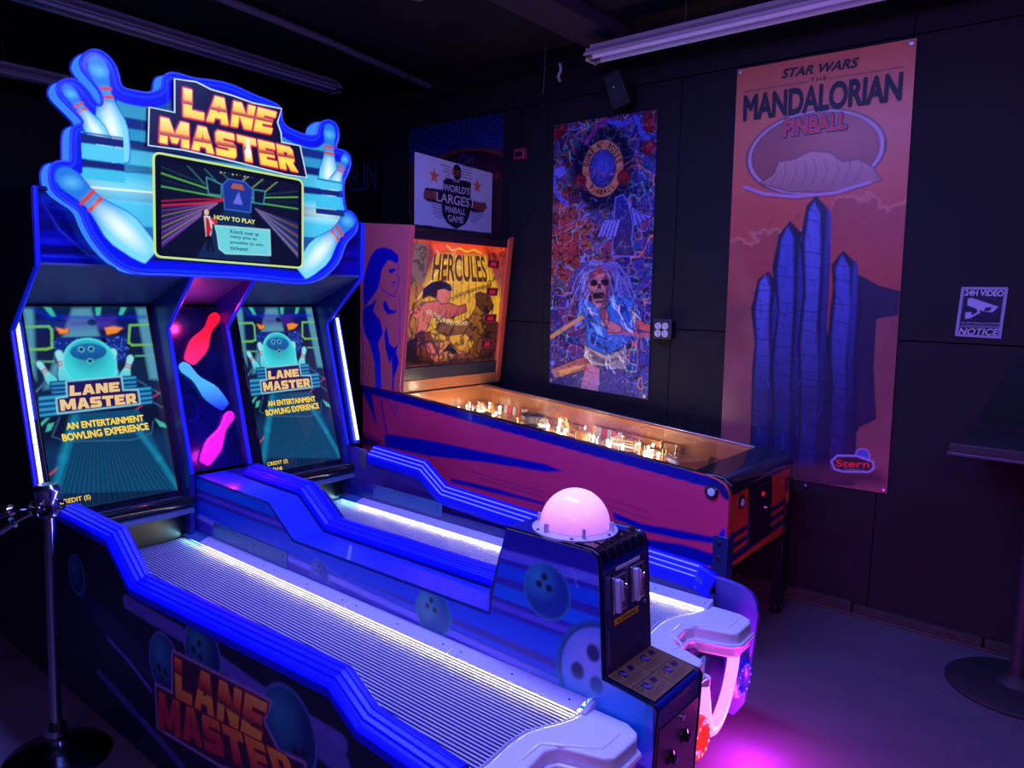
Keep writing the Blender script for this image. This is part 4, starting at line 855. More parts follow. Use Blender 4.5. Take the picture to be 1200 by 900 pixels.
# coin face
tq = quadframe((-1.0375, YA, .935), (-1.0375, YB, .935), (-1.0125, YA, .60))
H_ = .336
cf = MB().box(.010, .250, .005, H_-.035, 0, .004).build('coin_panel', mat('dark_violet_panel', (.03, .015, .10), .3, coat=.3), tower, world=tq, bevel=.002)
m_mech = mat('cast_metal', (.55, .5, .62), .3, metal=.9)
for x0, z0 in ((.045, .17), (.145, .175)):
    o = MB().box(x0, x0+.07, z0, z0+.105, .004, .012).build('coin_mechanism', m_mech, cf, world=tq, bevel=.003)
    MB().box(x0+.004, x0+.020, z0+.004, z0+.10, .012, .026).box(x0+.030, x0+.038, z0+.03, z0+.09, .012, .022).build('coin_chute', m_cover, cf, world=tq, bevel=.003)
    MB().lathe([(.010, 0), (.008, .012), (0, .014)], (x0+.055, z0+.07, .012), 12).build('coin_button', m_chrome, cf, world=tq)
    MB().lathe([(.007, 0), (.007, .006), (0, .006)], (x0+.052, z0+.03, .012), 12).build('coin_lock', m_chrome, cf, world=tq)
    MB().box(x0+.044, x0+.050, z0+.075, z0+.10, .012, .016).build('coin_slot', m_blackgl, cf, world=tq)
MB().box(.07, .20, .288, .297, .004, .006).build('white_label', m_fix, cf, world=tq)
MB().box(.055, .185, .135, .152, .004, .006).build('yellow_label', mat('yellow_label', srgb(225, 170, 30), .5), cf, world=tq)
words('label_lettering', '5 TOKENS', rectq(.07, .139, .17, .148), tq, m_inkk, cf, .0068, .01)
MB().box(.018, .024, .03, .13, .004, .0055).build('card_slot', m_steel, cf, world=tq)
MB().lathe([(.005, 0), (.004, .004), (0, .004)], (.225, .155, .004), 10).build('panel_lock', m_chrome, cf, world=tq)
# instruction plate
iq = quadframe((-1.008, YA+.008, .6065), (-1.008, YB-.008, .6065), (-.860, YA+.008, .589))
IW, IH = .244, .149
c = Canvas(0, 0, IW, IH, .0022, (118, 94, 72))
c.line([(IW/2, 0), (IW/2, IH)], .0022, (20, 14, 30)); c.line([(0, IH*.48), (IW, IH*.48)], .0022, (20, 14, 30))
for i in (0, 1):
    for j in (0, 1):
        x = i*IW/2; y = j*IH*.5
        c.ell(x+.020, y+.055, .008, .008, (24, 18, 34), ring=.003)
        c.poly([(x+.034, y+.035), (x+.060, y+.035), (x+.060, y+.064), (x+.034, y+.064)], (40, 30, 50)); c.ell(x+.045, y+.05, .006, .009, (90, 80, 190)); c.ell(x+.054, y+.044, .005, .006, (120, 90, 160))
        c.poly([(x+.070, y+.044), (x+.095, y+.04), (x+.108, y+.06), (x+.085, y+.066)], (50, 40, 90)); c.ell(x+.09, y+.052, .008, .006, (30, 20, 40))
        for k in range(3): c.line([(x+.012, y+.026-k*.007), (x+.10-.012*k, y+.026-k*.007)], .0024, (50, 36, 44), .8)
ip = MB().box(0, IW, 0, IH, -.002, 0).build('instruction_plate', m_black, tower, world=iq)
c.build('instruction_print', m_prg, ip, iq, z=.0008)
# lower front of the tower: door with two pull knobs and a lock
dq = quadframe((-.8455, YA, .565), (-.8455, YB, .565), (-.859, YA, .10))
dr = MB().box(.012, .248, .01, .41, 0, .004).build('cash_door', mat('plum_door', (.16, .03, .14), .35, coat=.2), tower, world=dq, bevel=.002)
for x, y in ((.085, .30), (.165, .325)):
    MB().lathe([(.020, .004), (.020, .008), (.012, .014), (.014, .024), (0, .026)], (x, y, 0), 16).build('door_knob', m_blackgl, dr, world=dq)
MB().lathe([(.009, .004), (.009, .012), (0, .013)], (.14, .395, 0), 14).build('door_lock', m_chrome, dr, world=dq)
MB().box(.10, .12, .16, .20, .004, .007).build('door_label', m_black, dr, world=dq)
# black grooved cap over the tower's top front edge
for k in range(6):
    y0_ = YA+.012+k*.04
    MB().sweep([(0, 0), (.003, .006), (.030, .006), (.033, 0)], [(-1.24+.03*k, y0_, .955), (-1.078, y0_, .9555), (-1.05, y0_, .946), (-1.038, y0_, .92)]).build('top_rib', m_blackgl, tower)
# dome lamp
dm = MB().lathe([(.126, .0), (.128, .008), (.112, .014), (.108, .014)], (-1.205, 1.787, .9565), 40).build('dome_flange', mat('clear_flange', (.55, .5, .75), .2), tower)
dome = MB().lathe([(.105*math.cos(a), .016+.110*math.sin(a)) for a in np.linspace(0, PI/2, 14)], (-1.205, 1.787, .9565), 40).build('dome_lamp', gradmat('pink_dome_lamp', [(0, srgb(170, 110, 225)), (.35, srgb(235, 140, 245)), (1, srgb(255, 205, 250))], .96, 1.08), tower)
nt = dome.data.materials[0].node_tree; b_ = nt.nodes['Principled BSDF']; b_.inputs['Base Color'].default_value = (.6, .45, .7, 1); b_.inputs['Roughness'].default_value = .12
for l_ in list(nt.links):
    if l_.to_socket == b_.inputs['Base Color']:
        src = l_.from_socket; nt.links.remove(l_); nt.links.new(src, b_.inputs['Emission Color'])
    elif l_.from_node.type == 'SEPXYZ': tgt = l_.to_socket; fn = l_.from_node; nt.links.remove(l_); nt.links.new(fn.outputs[2], tgt)
b_.inputs['Base Color'].default_value = (.6, .45, .7, 1)
b_.inputs['Emission Strength'].default_value = .85
dome['label'] = 'glowing pink dome lamp'
for k in range(6):
    a = k*PI/3; MB().lathe([(.006, 0), (.005, .004), (0, .004)], (-1.205+.119*math.cos(a), 1.787+.119*math.sin(a), .9665), 8).build('flange_screw', m_screw, dm)
    MB().box(-.004, .004, 0, .012, 0, .03).build('flange_clip', mat('clip', (.5, .45, .7), .2), dm, world=Matrix.Translation((-1.205+.106*math.cos(a+.3), 1.787+.106*math.sin(a+.3), .965))@Matrix.Rotation(a+.3-PI/2, 4, 'Z'))
# ---------------- screen cabinet
pf = [(-3.98, .07), (-3.98, 2.03), (-3.13, 2.01), (-3.14, 1.725), (-3.405, 1.465), (-3.225, .80), (-3.24, .07)]
for y0_, y1_, sh_ in ((1.02, 1.045, .048), (1.632, 1.655, 0), (1.935, 1.958, .015), (2.55, 2.572, .04)):
    pf = [(-3.98, .07), (-3.98, 2.03), (-3.13, 2.01), (-3.14, 1.725), (-3.405-sh_, 1.465), (-3.225-sh_, .80), (-3.24, .07)]
    o = MB().prism(pf, 'Y', y0_, y1_).build('cabinet_side', m_bluedk if y0_ > 1.1 else m_black, bm_, bevel=.002)
    MB().tube([(x, (y0_+y1_)/2, z) for x, z in pf[2:6]], .010, 8).build('edge_trim', m_edge, o)
bx('cabinet_back', m_black, bm_, -4.0, -3.96, 1.03, 2.565, .07, 2.02)
bx('cabinet_roof', m_bluedk, bm_, -3.97, -3.14, 1.03, 2.565, 2.0, 2.015, .002)
hd = bx('header_panel', m_bluedk, bm_, -3.19, -3.165, 1.045, 2.55, 1.735, 2.0, .002)
c = Canvas(1.045, 1.735, 2.55, 2.0, .006, (6, 8, 150)); UU, VV = c.U, c.V
for v0, v1, col_ in ((1.93, 1.95, (20, 30, 190)), (1.85, 1.90, (8, 10, 110)), (1.80, 1.83, (20, 30, 180)), (1.75, 1.765, (30, 60, 200)), (1.765, 1.80, (5, 5, 90))): c.put((slice(None), slice(None)), np.clip((VV-v0-.03*(UU-1.05))/.006, 0, 1)*np.clip((v1+.02*(UU-1.05)-VV)/.006, 0, 1), srgb(*col_))
c.line([(1.06, 1.97), (1.12, 1.86), (1.22, 1.77)], .003, (80, 110, 240)); c.ell(1.065, 1.965, .02, .015, (50, 90, 250), soft=.012); c.ell(1.25, 1.80, .02, .01, (50, 90, 250), soft=.01)
c.build('header_artwork', m_prg, hd, FX(-3.165))
m_hood = mat('hood_laminate', (.05, .09, .22), .5)
for a, b in ((1.045, 1.632), (1.655, 1.935), (1.958, 2.55)):
    MB().prism([(-3.15, 1.735), (-3.15, 1.725), (-3.57, 1.565), (-3.59, 1.575)], 'Y', a, b).build('hood', m_hood, bm_)
def sx(z): return -3.30-(z-.72)*.298
m_bez = mat('screen_bezel', (.006, .006, .02), .25, coat=.3)
cy_ = (60, 200, 225)
ZS = [.72, 1.56]
scr_words = []
for bay, (a, b, ya, yb) in enumerate(((1.045, 1.632, 1.10, 1.61), (1.958, 2.55, 2.065, 2.535))):
    MB().prism([(sx(.62)-.03, .62), (sx(.62)-.004, .62), (sx(1.6)-.004, 1.6), (sx(1.6)-.03, 1.6)], 'Y', a, b).build('screen_backboard', m_bez, bm_)
    W_, H_ = yb-ya, .876
    sq = quadframe((-3.55, ya, 1.56), (-3.55, yb, 1.56), (-3.30, ya, .72))
    sc = MB().box(-.008, W_+.008, -.008, H_+.008, -.03, -.001).build('screen', m_blackgl, bm_, world=sq, bevel=.003)
    c = Canvas(0, 0, .51, .876, .0045, (4, 14, 34))
    K = lambda pts: pts
    c.vgrad([(0, (4, 40, 70)), (.28, (8, 50, 90)), (.36, (4, 18, 44)), (.45, (6, 18, 44)), (.6, (10, 36, 66)), (.8, (14, 26, 60)), (.93, (6, 20, 90)), (1, (4, 40, 70))])
    # stage light beams
    for q_ in ([(0.1901,0.8687),(0.2693,0.8708),(0.3118,0.5422),(0.0278,0.5158)], [(-0.0011,0.8696),(0.0433,0.8678),(0.0099,0.5556),(-0.0108,0.595)], [(0.4606,0.8692),(0.5122,0.8705),(0.5151,0.5186),(0.4669,0.5281)]): c.poly(q_, (80, 150, 175), alpha=.7, soft=.006)
    for q_ in ([(0.0806,0.8719),(0.108,0.8696),(0.1228,0.829),(0.104,0.8287)], [(0.2859,0.8699),(0.3111,0.8706),(0.3,0.8323),(0.283,0.832)], [(0.3964,0.8709),(0.421,0.8695),(0.3976,0.8341),(0.3804,0.8371)]): c.poly(q_, (60, 190, 170))
    c.line([(0.0428,0.8647),(0.0946,0.8285),(0.2882,0.8222),(0.4941,0.8255)], .014, (10, 30, 200), .7, .008)
    c.line([(0.002,0.7867),(0.0875,0.7875),(0.0973,0.7717),(0.0872,0.6951),(0.0642,0.689),(-0.0032,0.6899)], .010, (110, 190, 80)); c.line([(0.5259,0.7893),(0.4221,0.7857),(0.4036,0.7051),(0.4183,0.6925),(0.5109,0.6914)], .010, (110, 190, 80))
    for y in (440, 460): c.line([(-0.006,0.6394),(0.0861,0.6339)], .008, (90, 170, 120)) if y == 440 else c.line([(0.4248,0.6411),(0.5181,0.639)], .008, (90, 170, 120))
    c.poly([(0.162,0.817),(0.3572,0.8233),(0.3501,0.7798),(0.1619,0.7785)], (70, 30, 150), alpha=.8, soft=.02)
    c.poly([(0.1075,0.7398),(0.4004,0.7393),(0.3808,0.6158),(0.0875,0.6241)], (16, 40, 130), alpha=.8)
    r_ = random.Random(3)
    for k in range(130):
        p0 = [(0.0918,0.6305),(0.3993,0.7325)]; x = p0[0][0]+(p0[1][0]-p0[0][0])*r_.random(); y = p0[0][1]+(p0[1][1]-p0[0][1])*r_.random()
        c.ell(x, y, .0028, .0028, (70, 120, 240))
    for q_ in ([(0.1146,0.7813),(0.148,0.772),(0.1625,0.7817),(0.1581,0.7559),(0.1257,0.7539)], [(0.3879,0.7733),(0.3507,0.7831),(0.3114,0.7762),(0.3166,0.7448),(0.3599,0.7529)]): c.poly(q_, (240, 140, 30), outline=((120, 40, 20), .004))
    c.poly([(0.1988,0.6872),(0.2175,0.7396),(0.2187,0.6869)], (10, 14, 40)); c.ell(*[(0.2987,0.7194)][0], .014, .014, (8, 10, 30)); c.ell(*[(0.2613,0.8021)][0], .02, .014, (10, 30, 60))
    for q_ in ([(0.35,0.5125),(0.5108,0.3874)], [(0.4112,0.5307),(0.5196,0.4456)], [(0.0448,0.5411),(-0.0041,0.511)], [(0.064,0.5793),(-0.0136,0.4921)]): c.line(q_, .004, (90, 130, 190), .7)
    c.line([(0.5152,0.4678),(0.3577,0.3774),(0.1287,0.1878)], .006, (210, 60, 90), .8); c.line([(0.1019,0.2305),(-0.0136,0.1512)], .007, (210, 60, 100), .9)
    # receding floor with side rails
    c.poly([(0.1243,0.4019),(0.3962,0.3947),(0.5182,0.0016),(-0.0066,0.0829),(0.0385,0.1979)], (8, 74, 112))
    for k in range(25):
        p0, p1 = [(0.1172,0.2827),(0.3624,0.271)]; q0, q1 = [(-0.0225,-0.0098),(0.5182,0.0016)]; t = k/24
        c.line([(p0[0]+(p1[0]-p0[0])*t, p0[1]), (q0[0]+(q1[0]-q0[0])*t, .01)], .0032, (2, 12, 30), .9)
    c.line([(0.1285,0.3884),(0.0617,0.2218),(0.0035,0.0678)], .022, (20, 150, 190), .7, .016); c.line([(0.381,0.2975),(0.449,0.1605),(0.5182,0.0016)], .018, (20, 150, 190), .7, .012)
    for q_ in ([(0.0244,0.3709),(0.05,0.3752),(0.0322,0.3442),(0.0128,0.3395)], [(0.4619,0.3442),(0.5027,0.3148),(0.5146,0.2919),(0.4786,0.3054)], [(-0.0163,0.3487),(0.0349,0.396),(0.0228,0.397),(-0.0058,0.3736)]): c.poly(q_, (60, 190, 160))
    c.line([(0.0719,0.393),(0.0339,0.3178),(0.0859,0.2887),(0.346,0.2586),(0.4368,0.2778),(0.4528,0.3335)], .003, (60, 110, 150))
    # pins and the big cyan ball
    for bs, tp in (([(0.0844,0.5128)], [(0.0244,0.6387)]), ([(0.123,0.5107)], [(0.1085,0.6833)]), ([(0.2982,0.5013)], [(0.3329,0.6813)]), ([(0.3406,0.499)], [(0.4059,0.6464)])):
        paint_pin(c, bs[0], tp[0], 1.0, head=(150, 225, 235), body=(90, 210, 225), rim=(10, 70, 110), band=(190, 50, 60))
    bc = [(0.2278,0.6201)][0]
    c.ell(bc[0], bc[1], .110, .112, (90, 230, 240)); c.ell(bc[0], bc[1], .103, .105, (20, 120, 150), c2=(60, 215, 225), off=(0, .35))
    c.poly([(bc[0]+.075*math.cos(a), bc[1]+.05+.038*math.sin(a)) for a in np.linspace(0, 2*PI, 20)], (24, 110, 180), grad=((20, 70, 140), (bc[0], bc[1]+.09), (bc[0], bc[1])))
    for dx_, dy_ in ((-.028, .062), (.012, .062), (0, .008)): c.ell(bc[0]+dx_, bc[1]+dy_, .009, .009, (10, 40, 80)); c.ell(bc[0]+dx_, bc[1]+dy_, .011, .011, (110, 220, 235), ring=.003)
    # title plate
    for q_ in ([(0.061,0.5436),(0.41,0.5463),(0.4044,0.4778),(0.0597,0.4811)], [(0.0073,0.4876),(0.469,0.4921),(0.4627,0.4165),(-0.001,0.4047)]):
        c.poly(q_, (40, 160, 200), outline=((10, 30, 90), .006))
        for k in range(3): c.line([bil(q_, 0, .2+.28*k), bil(q_, 1, .2+.28*k)], .012, (20, 60, 130))
    c.poly([(0.1219,0.5427),(0.3448,0.5477),(0.342,0.4849),(0.4072,0.4812),(0.4052,0.4205),(0.0706,0.4137),(0.0745,0.4735),(0.1173,0.4776)], (30, 24, 90), outline=((150, 220, 240), .006))
    cv = c.build('screen_picture', m_scr, sc, sq, warp=(lambda U, V, W_=W_: (U*W_/.51, V)))
    cream = emi('cream_gold_glow', (240, 205, 130), .95) if bay == 0 else bpy.data.materials['cream_gold_glow']
    crim = emi('crimson_glow', (150, 30, 60), .9) if bay == 0 else bpy.data.materials['crimson_glow']
    yel = emi('yellow_glow', (255, 215, 20), 1.0) if bay == 0 else bpy.data.materials['yellow_glow']
    f_ = lambda q_: tuple((p[0]*W_/.51, p[1]) for p in q_)
    for s_, q_ in (('LANE', [(0.1306,0.525),(0.3319,0.5253),(0.3296,0.4842),(0.1244,0.4805)]), ('MASTER', [(0.0831,0.4677),(0.3977,0.4675),(0.3959,0.4233),(0.0816,0.4209)])):
        words('screen_lettering', s_, f_(q_), sq, crim, sc, .0016, .045, 0, 1.1); words('screen_lettering', s_, f_(q_), sq, cream, sc, .0022, .012, 0, 1.1)
    for s_, q_ in (('AN ENTERTAINMENT', [(0.0931,0.366),(0.4117,0.3659),(0.4111,0.3383),(0.0926,0.3395)]), ('BOWLING EXPERIENCE', [(0.0697,0.3209),(0.4266,0.3273),(0.4279,0.2973),(0.071,0.2916)])):
        words('screen_lettering', s_, f_(q_), sq, yel, sc, .0016, .04, -.05)
    words('screen_lettering', 'CREDIT (S)', ((.02, .052), (.14, .052), (.14, .028), (.02, .028)), sq, yel, sc, .0016, .015)
    words('screen_lettering', '0/4', ((.045, .020), (.10, .020), (.10, -.0), (.045, -.0)), sq, yel, sc, .0016, .015)
    MB().box(0, W_, 0, H_, .0035, .0045).build('screen_glass', glassmat('screen_cover_glass') if bay == 0 else bpy.data.materials['screen_cover_glass'], sc, world=sq)
    # black roller bar and shelf under the screen
    o = MB().tube([(-3.215, a, .685), (-3.215, b, .685)], .026, 12).build('roller_bar', m_blackgl, bm_)
    MB().prism([(-3.32, .70), (-3.19, .648), (-3.185, .632), (-3.32, .62)], 'Y', a, b).build('screen_shelf', m_hood, bm_, bevel=.003)
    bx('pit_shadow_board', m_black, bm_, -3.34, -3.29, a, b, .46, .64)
# lamp strips on the outer posts
m_strip = emi('cool_white_lamp', (205, 215, 255), 3.0)
m_stripc = mat('strip_channel', (.02, .05, .6), .3)
for y, p0, p1 in ((1.068, (-3.53, 1.53), (-3.345, .845)), (2.612, (-3.425, 1.50), (-3.245, .825))):
    ch = MB().prism([(p0[0]-.03, p0[1]+.02), (p0[0]-.002, p0[1]+.02), (p1[0]-.002, p1[1]-.02), (p1[0]-.03, p1[1]-.02)], 'Y', y-.022, y+.022).build('strip_channel', m_stripc, bm_, bevel=.002)
    N = 22
    for k in range(N):
        a = Vector((p0[0]+.004, y, p0[1])); b = Vector((p1[0]+.004, y, p1[1])); s0 = a.lerp(b, (k+.04)/N); s1 = a.lerp(b, (k+.96)/N)
        MB().tube([s0, s1], .0085, 8).build('lamp_segment', m_strip, ch)
bx('hinge_block', m_steel, bm_, -3.14, -3.10, 2.545, 2.56, .70, .80, .002)
# centre niche with three glowing pins
nq = quadframe((-3.50, 1.655, 1.56), (-3.50, 1.935, 1.56), (-3.26, 1.655, .80)); NH = .797
c = Canvas(0, 0, .28, NH, .005, (4, 6, 70)); n = c.noise(14, 2, 61); c.I *= (.4+1.2*n)[..., None]
c.ell(.06, .70, .05, .06, (10, 20, 130), ring=.004); c.ell(.05, .3, .04, .06, (10, 20, 130), ring=.004)
for k in range(8): c.line([(.1+.02*k, 0), (.06+.02*k, .3)], .004, (10, 14, 120), .6)
nb = MB().box(0, .28, 0, NH, -.012, 0).build('niche_panel', m_bluedk, bm_, world=nq)
c.build('niche_artwork', m_prg, nb, nq)
for base, top, k_, c1, c2, nm in (([(0.0809,0.5193)], [(0.2711,0.7595)], 1.0, (255, 16, 50), (255, 30, 120), 'red'), ([(0.2234,0.2855)], [(0.0387,0.5184)], .95, (70, 170, 255), (10, 50, 255), 'blue'), ([(0.0626,0.0311)], [(0.25,0.2621)], .95, (250, 10, 225), (225, 10, 255), 'magenta')):
    o = MB().prism(pinshape(base[0], top[0], k_), 'Z', .001, .022).build('pin_lamp', gradmat(nm+'_pin_glow', [(0, srgb(*c2)), (.5, srgb(*c1)), (1, srgb(*c1))], base[0][1], top[0][1], emit=1.15), nb, world=nq, bevel=.008, seg=3); o['label'] = nm+' glowing bowling pin'
point('niche_glow_red', (-3.36, 1.76, 1.52), (1, .03, .28), 1.8, .02)
point('niche_glow_magenta', (-3.12, 1.79, .93), (1, .02, .9), .7, .03)
# ---------------- illuminated sign above the cabinet
mo = [(1.192,2.462),(1.202,2.502),(1.235,2.535),(1.267,2.54),(1.304,2.522),(1.33,2.484),(1.338,2.419),(1.383,2.418),(1.448,2.42),(1.503,2.45),(1.507,2.491),(1.523,2.516),(1.561,2.527),(1.637,2.521),(1.717,2.533),(1.813,2.536),(1.914,2.514),(2.02,2.503),(2.059,2.485),(2.055,2.43),(2.098,2.398),(2.248,2.383),(2.257,2.441),(2.292,2.475),(2.337,2.486),(2.373,2.469),(2.387,2.414),(2.357,2.351),(2.399,2.354),(2.446,2.343),(2.459,2.301),(2.436,2.239),(2.407,2.198),(2.416,2.059),(2.463,2.056),(2.502,2.014),(2.492,1.953),(2.424,1.902),(2.386,1.802),(2.312,1.732),(2.222,1.69),(2.119,1.683),(1.989,1.693),(1.836,1.702),(1.625,1.702),(1.495,1.704),(1.373,1.7),(1.294,1.732),(1.23,1.798),(1.19,1.869),(1.172,1.934),(1.121,1.962),(1.082,1.991),(1.071,2.032),(1.074,2.076),(1.092,2.102),(1.128,2.11),(1.148,2.108),(1.149,2.162),(1.154,2.228),(1.17,2.247),(1.196,2.258),(1.192,2.273),(1.147,2.313),(1.118,2.339),(1.11,2.364),(1.121,2.392),(1.147,2.409),(1.182,2.412),(1.217,2.382),(1.244,2.342),(1.261,2.336),(1.27,2.354),(1.26,2.391),(1.23,2.422)]
def smoothpoly(p, it=2):
    for _ in range(it):
        q = []
        for i in range(len(p)):
            a, b = p[i], p[(i+1) % len(p)]; q += [(a[0]*.75+b[0]*.25, a[1]*.75+b[1]*.25), (a[0]*.25+b[0]*.75, a[1]*.25+b[1]*.75)]
        p = q
    return p
def roundpoly(p, r):
    out = []; n = len(p)
    for i in range(n):
        a, b, d = Vector(p[i-1]), Vector(p[i]), Vector(p[(i+1) % n]); u = (a-b).normalized(); v = (d-b).normalized()
        for t in (0, .25, .5, .75, 1):
            q = (b+u*r)*(1-t)**2+b*2*t*(1-t)+(b+v*r)*t*t; out.append((q.x, q.y))
    return out
mo = smoothpoly(mo, 2)
sign = MB().prism(mo, 'X', -3.19, -3.101).build('light_up_sign', mat('sign_side_glow', (.01, .05, .45), .25, emit=srgb(60, 140, 255), es=.85), bm_)
sign['label'] = 'backlit bowling sign with pins and title board'
us = [p[0] for p in mo]; vs_ = [p[1] for p in mo]
c = Canvas(min(us), min(vs_), max(us), max(vs_), .0042, (10, 110, 190))
D = sdf_poly(c.U, c.V, mo); UU, VV = c.U, c.V
# striped field
y_c = 1.78
t = (VV-1.70-.02*(UU-1.8))
for v0, v1, col_ in ((.0, .10, (0, 20, 130)), (.10, .2, (20, 90, 180)), (.2, .30, (70, 190, 235)), (.30, .345, (10, 40, 120)), (.345, .41, (60, 190, 235)), (.41, .44, (8, 30, 110)), (.44, .50, (80, 200, 240)), (.50, .535, (8, 30, 110)), (.535, .58, (50, 170, 225)), (.58, .62, (10, 50, 150)), (.62, .68, (60, 180, 230)), (.68, .9, (16, 90, 190))):
    c.put((slice(None), slice(None)), np.clip((t-v0)/.004, 0, 1)*np.clip((v1-t)/.004, 0, 1), srgb(*col_))
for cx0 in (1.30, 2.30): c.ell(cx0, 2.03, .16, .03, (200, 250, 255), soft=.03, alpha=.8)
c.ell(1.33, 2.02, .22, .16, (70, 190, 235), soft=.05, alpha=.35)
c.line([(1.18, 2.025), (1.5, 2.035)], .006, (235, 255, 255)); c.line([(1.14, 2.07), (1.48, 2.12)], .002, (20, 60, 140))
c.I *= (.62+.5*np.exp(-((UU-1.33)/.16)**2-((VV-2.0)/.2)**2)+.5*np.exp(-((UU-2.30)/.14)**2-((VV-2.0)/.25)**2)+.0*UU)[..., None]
# deep blue border with a paler edge band
c.put((slice(None), slice(None)), np.clip((D+.058)/.006, 0, 1), srgb(0, 10, 235))
zc_ = dict(head=(30, 120, 225), body=(120, 215, 245), rim=(0, 40, 225), band=(200, 70, 60))
for bs, tp, k_ in (([(1.436,1.775)], [(1.101,2.077)], 1.05), ([(1.327,2.134)], [(1.252,2.518)], 1.0), ([(1.289,2.174)], [(1.139,2.388)], .95), ([(2.319,2.093)], [(2.331,2.468)], 1.0), ([(2.315,2.092)], [(2.442,2.346)], .9), ([(2.154,1.734)], [(2.482,2.05)], 1.0)):
    paint_pin(c, bs[0], tp[0], k_, **zc_)
    m_ = bil4(bs[0], tp[0], .34); L_ = math.hypot(tp[0][0]-bs[0][0], tp[0][1]-bs[0][1]); an = math.atan2(tp[0][1]-bs[0][1], tp[0][0]-bs[0][0])
    c.ell(m_[0], m_[1], L_*.17, L_*.055*k_, (240, 255, 255), soft=L_*.05, rot=an); m_ = bil4(bs[0], tp[0], .86); c.ell(m_[0], m_[1], L_*.05, L_*.035, (90, 190, 245), soft=L_*.04)
# lower edge of the standing pins
for q_ in ([(1.2,2.226),(1.339,2.23),(1.333,2.089),(1.194,2.093)], [(2.254,2.194),(2.411,2.191),(2.41,2.058),(2.253,2.064)]):
    u0_, u1_ = min(p[0] for p in q_), max(p[0] for p in q_); v1_ = q_[0][1]
    ww = c.win(u0_, v1_-.16, u1_, v1_); U_, V_ = c.U[ww], c.V[ww]; tt = V_-1.70-.02*(U_-1.8)
    for v0, v1, col_ in ((.0, .30, (70, 190, 235)), (.30, .345, (10, 40, 120)), (.345, .41, (60, 190, 235)), (.41, .44, (8, 30, 110)), (.44, .50, (80, 200, 240)), (.50, .535, (8, 30, 110)), (.535, .60, (50, 170, 225))):
        c.put(ww, np.clip((tt-v0)/.004, 0, 1)*np.clip((v1-tt)/.004, 0, 1), srgb(*col_))
    c.line([q_[0], q_[1]], .006, (10, 70, 170))
edgeb = np.clip(1-np.abs(D+.016)/.009, 0, 1); c.put((slice(None), slice(None)), edgeb*.35, srgb(30, 90, 255))
c.put((slice(None), slice(None)), np.clip((D+.009)/.004, 0, 1), srgb(0, 20, 225))
c.clip(mo)
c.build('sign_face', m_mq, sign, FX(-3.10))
MB().tube([(-3.097, a, b) for a, b in mo], .0055, 6, closed=True).build('sign_edge_tube', emi('blue_edge_glow', (20, 50, 255), 1.0), sign)
MB().tube([(-3.185, a, b) for a, b in mo], .006, 6, closed=True).build('sign_edge_tube', emi('deep_blue_edge_glow', (0, 30, 200), .8), sign)
# title board
tb = [(1.542,2.495),(1.634,2.504),(1.699,2.488),(1.795,2.484),(1.895,2.473),(2.041,2.477),(2.018,2.412),(2.036,2.37),(2.038,2.328),(2.138,2.328),(2.173,2.187),(2.058,2.185),(1.903,2.197),(1.816,2.204),(1.691,2.212),(1.573,2.218),(1.426,2.213),(1.435,2.362),(1.538,2.362)]
board = MB().prism(tb, 'X', -3.10, -3.072).build('title_board', m_black, sign, bevel=.002)
MB().tube([(-3.071, a, b) for a, b in tb], .0035, 6, closed=True).build('board_outline', emi('white_blue_glow', (200, 225, 255), .9), board)
gs = [(0, srgb(255, 190, 30)), (.25, srgb(255, 230, 60)), (.43, srgb(255, 215, 50)), (.46, srgb(150, 50, 20)), (.54, srgb(205, 95, 20)), (.62, srgb(255, 195, 40)), (1, srgb(255, 245, 120))]
F2 = FX(-3.072)
for s_, q_ in (('LANE', [(1.576,2.467),(2.012,2.456),(1.982,2.354),(1.573,2.354)]), ('MASTER', [(1.478,2.332),(2.1,2.311),(2.123,2.205),(1.47,2.232)])):
    zs = [p[1] for p in q_]
    words('title_lettering', s_, q_, F2, emi('crimson_title_glow_'+s_.lower(), (150, 14, 50), .9), board, .0015, .085, -.05)
    words('title_lettering', s_, q_, F2, emi('pink_title_glow_'+s_.lower(), (235, 60, 70), 1.0), board, .0030, .045, -.05)
    words('title_lettering', s_, q_, F2, gradmat('gold_title_'+s_.lower(), gs, min(zs), max(zs), emit=1.05), board, .0045, .005, -.05)
c_ = [(1.863,2.23),(1.862,2.313)]
MB().prism(pinshape(c_[0], c_[1], 1.0), 'X', -3.066, -3.062).build('title_pin', emi('white_pin_glow', (240, 250, 255), 1.0), board)
# display in the sign
dqf = [(1.453,2.193),(2.161,2.173),(2.155,1.758),(1.444,1.775)]
ins = [(1.482,2.163),(2.136,2.147),(2.13,1.769),(1.473,1.785)]
dsp = MB().prism(roundpoly(dqf, .03), 'X', -3.10, -3.088).build('display', m_blackgl, sign, bevel=.003)
MB().tube([(-3.087, a, b) for a, b in roundpoly(dqf, .03)], .005, 6, closed=True).build('display_outline', emi('lime_edge_glow', (205, 235, 120), .9), dsp)
DW, DH = .7, .41
c = Canvas(0, 0, DW, DH, .004, (4, 8, 22))
hz = .29; vx = .36
for k in range(34):
    a = -1+2*k/33; side = 1 if k % 2 else -1
for k in range(16):
    t_ = k/15
    c.line([(vx-.10, hz-.03), (-.1, -.05+t_*.25)], .002+.004*(1-t_), ((100, 50, 170), (150, 90, 190), (40, 60, 150), (170, 150, 100))[k % 4], .8); c.line([(vx+.10, hz-.03), (DW+.1, -.05+t_*.25)], .002+.004*(1-t_), ((50, 80, 180), (160, 150, 90), (120, 80, 170), (30, 50, 150))[k % 4], .8)
c.poly([(.16, 0), (.54, 0), (vx+.06, hz-.04), (vx-.06, hz-.04)], (8, 40, 80))
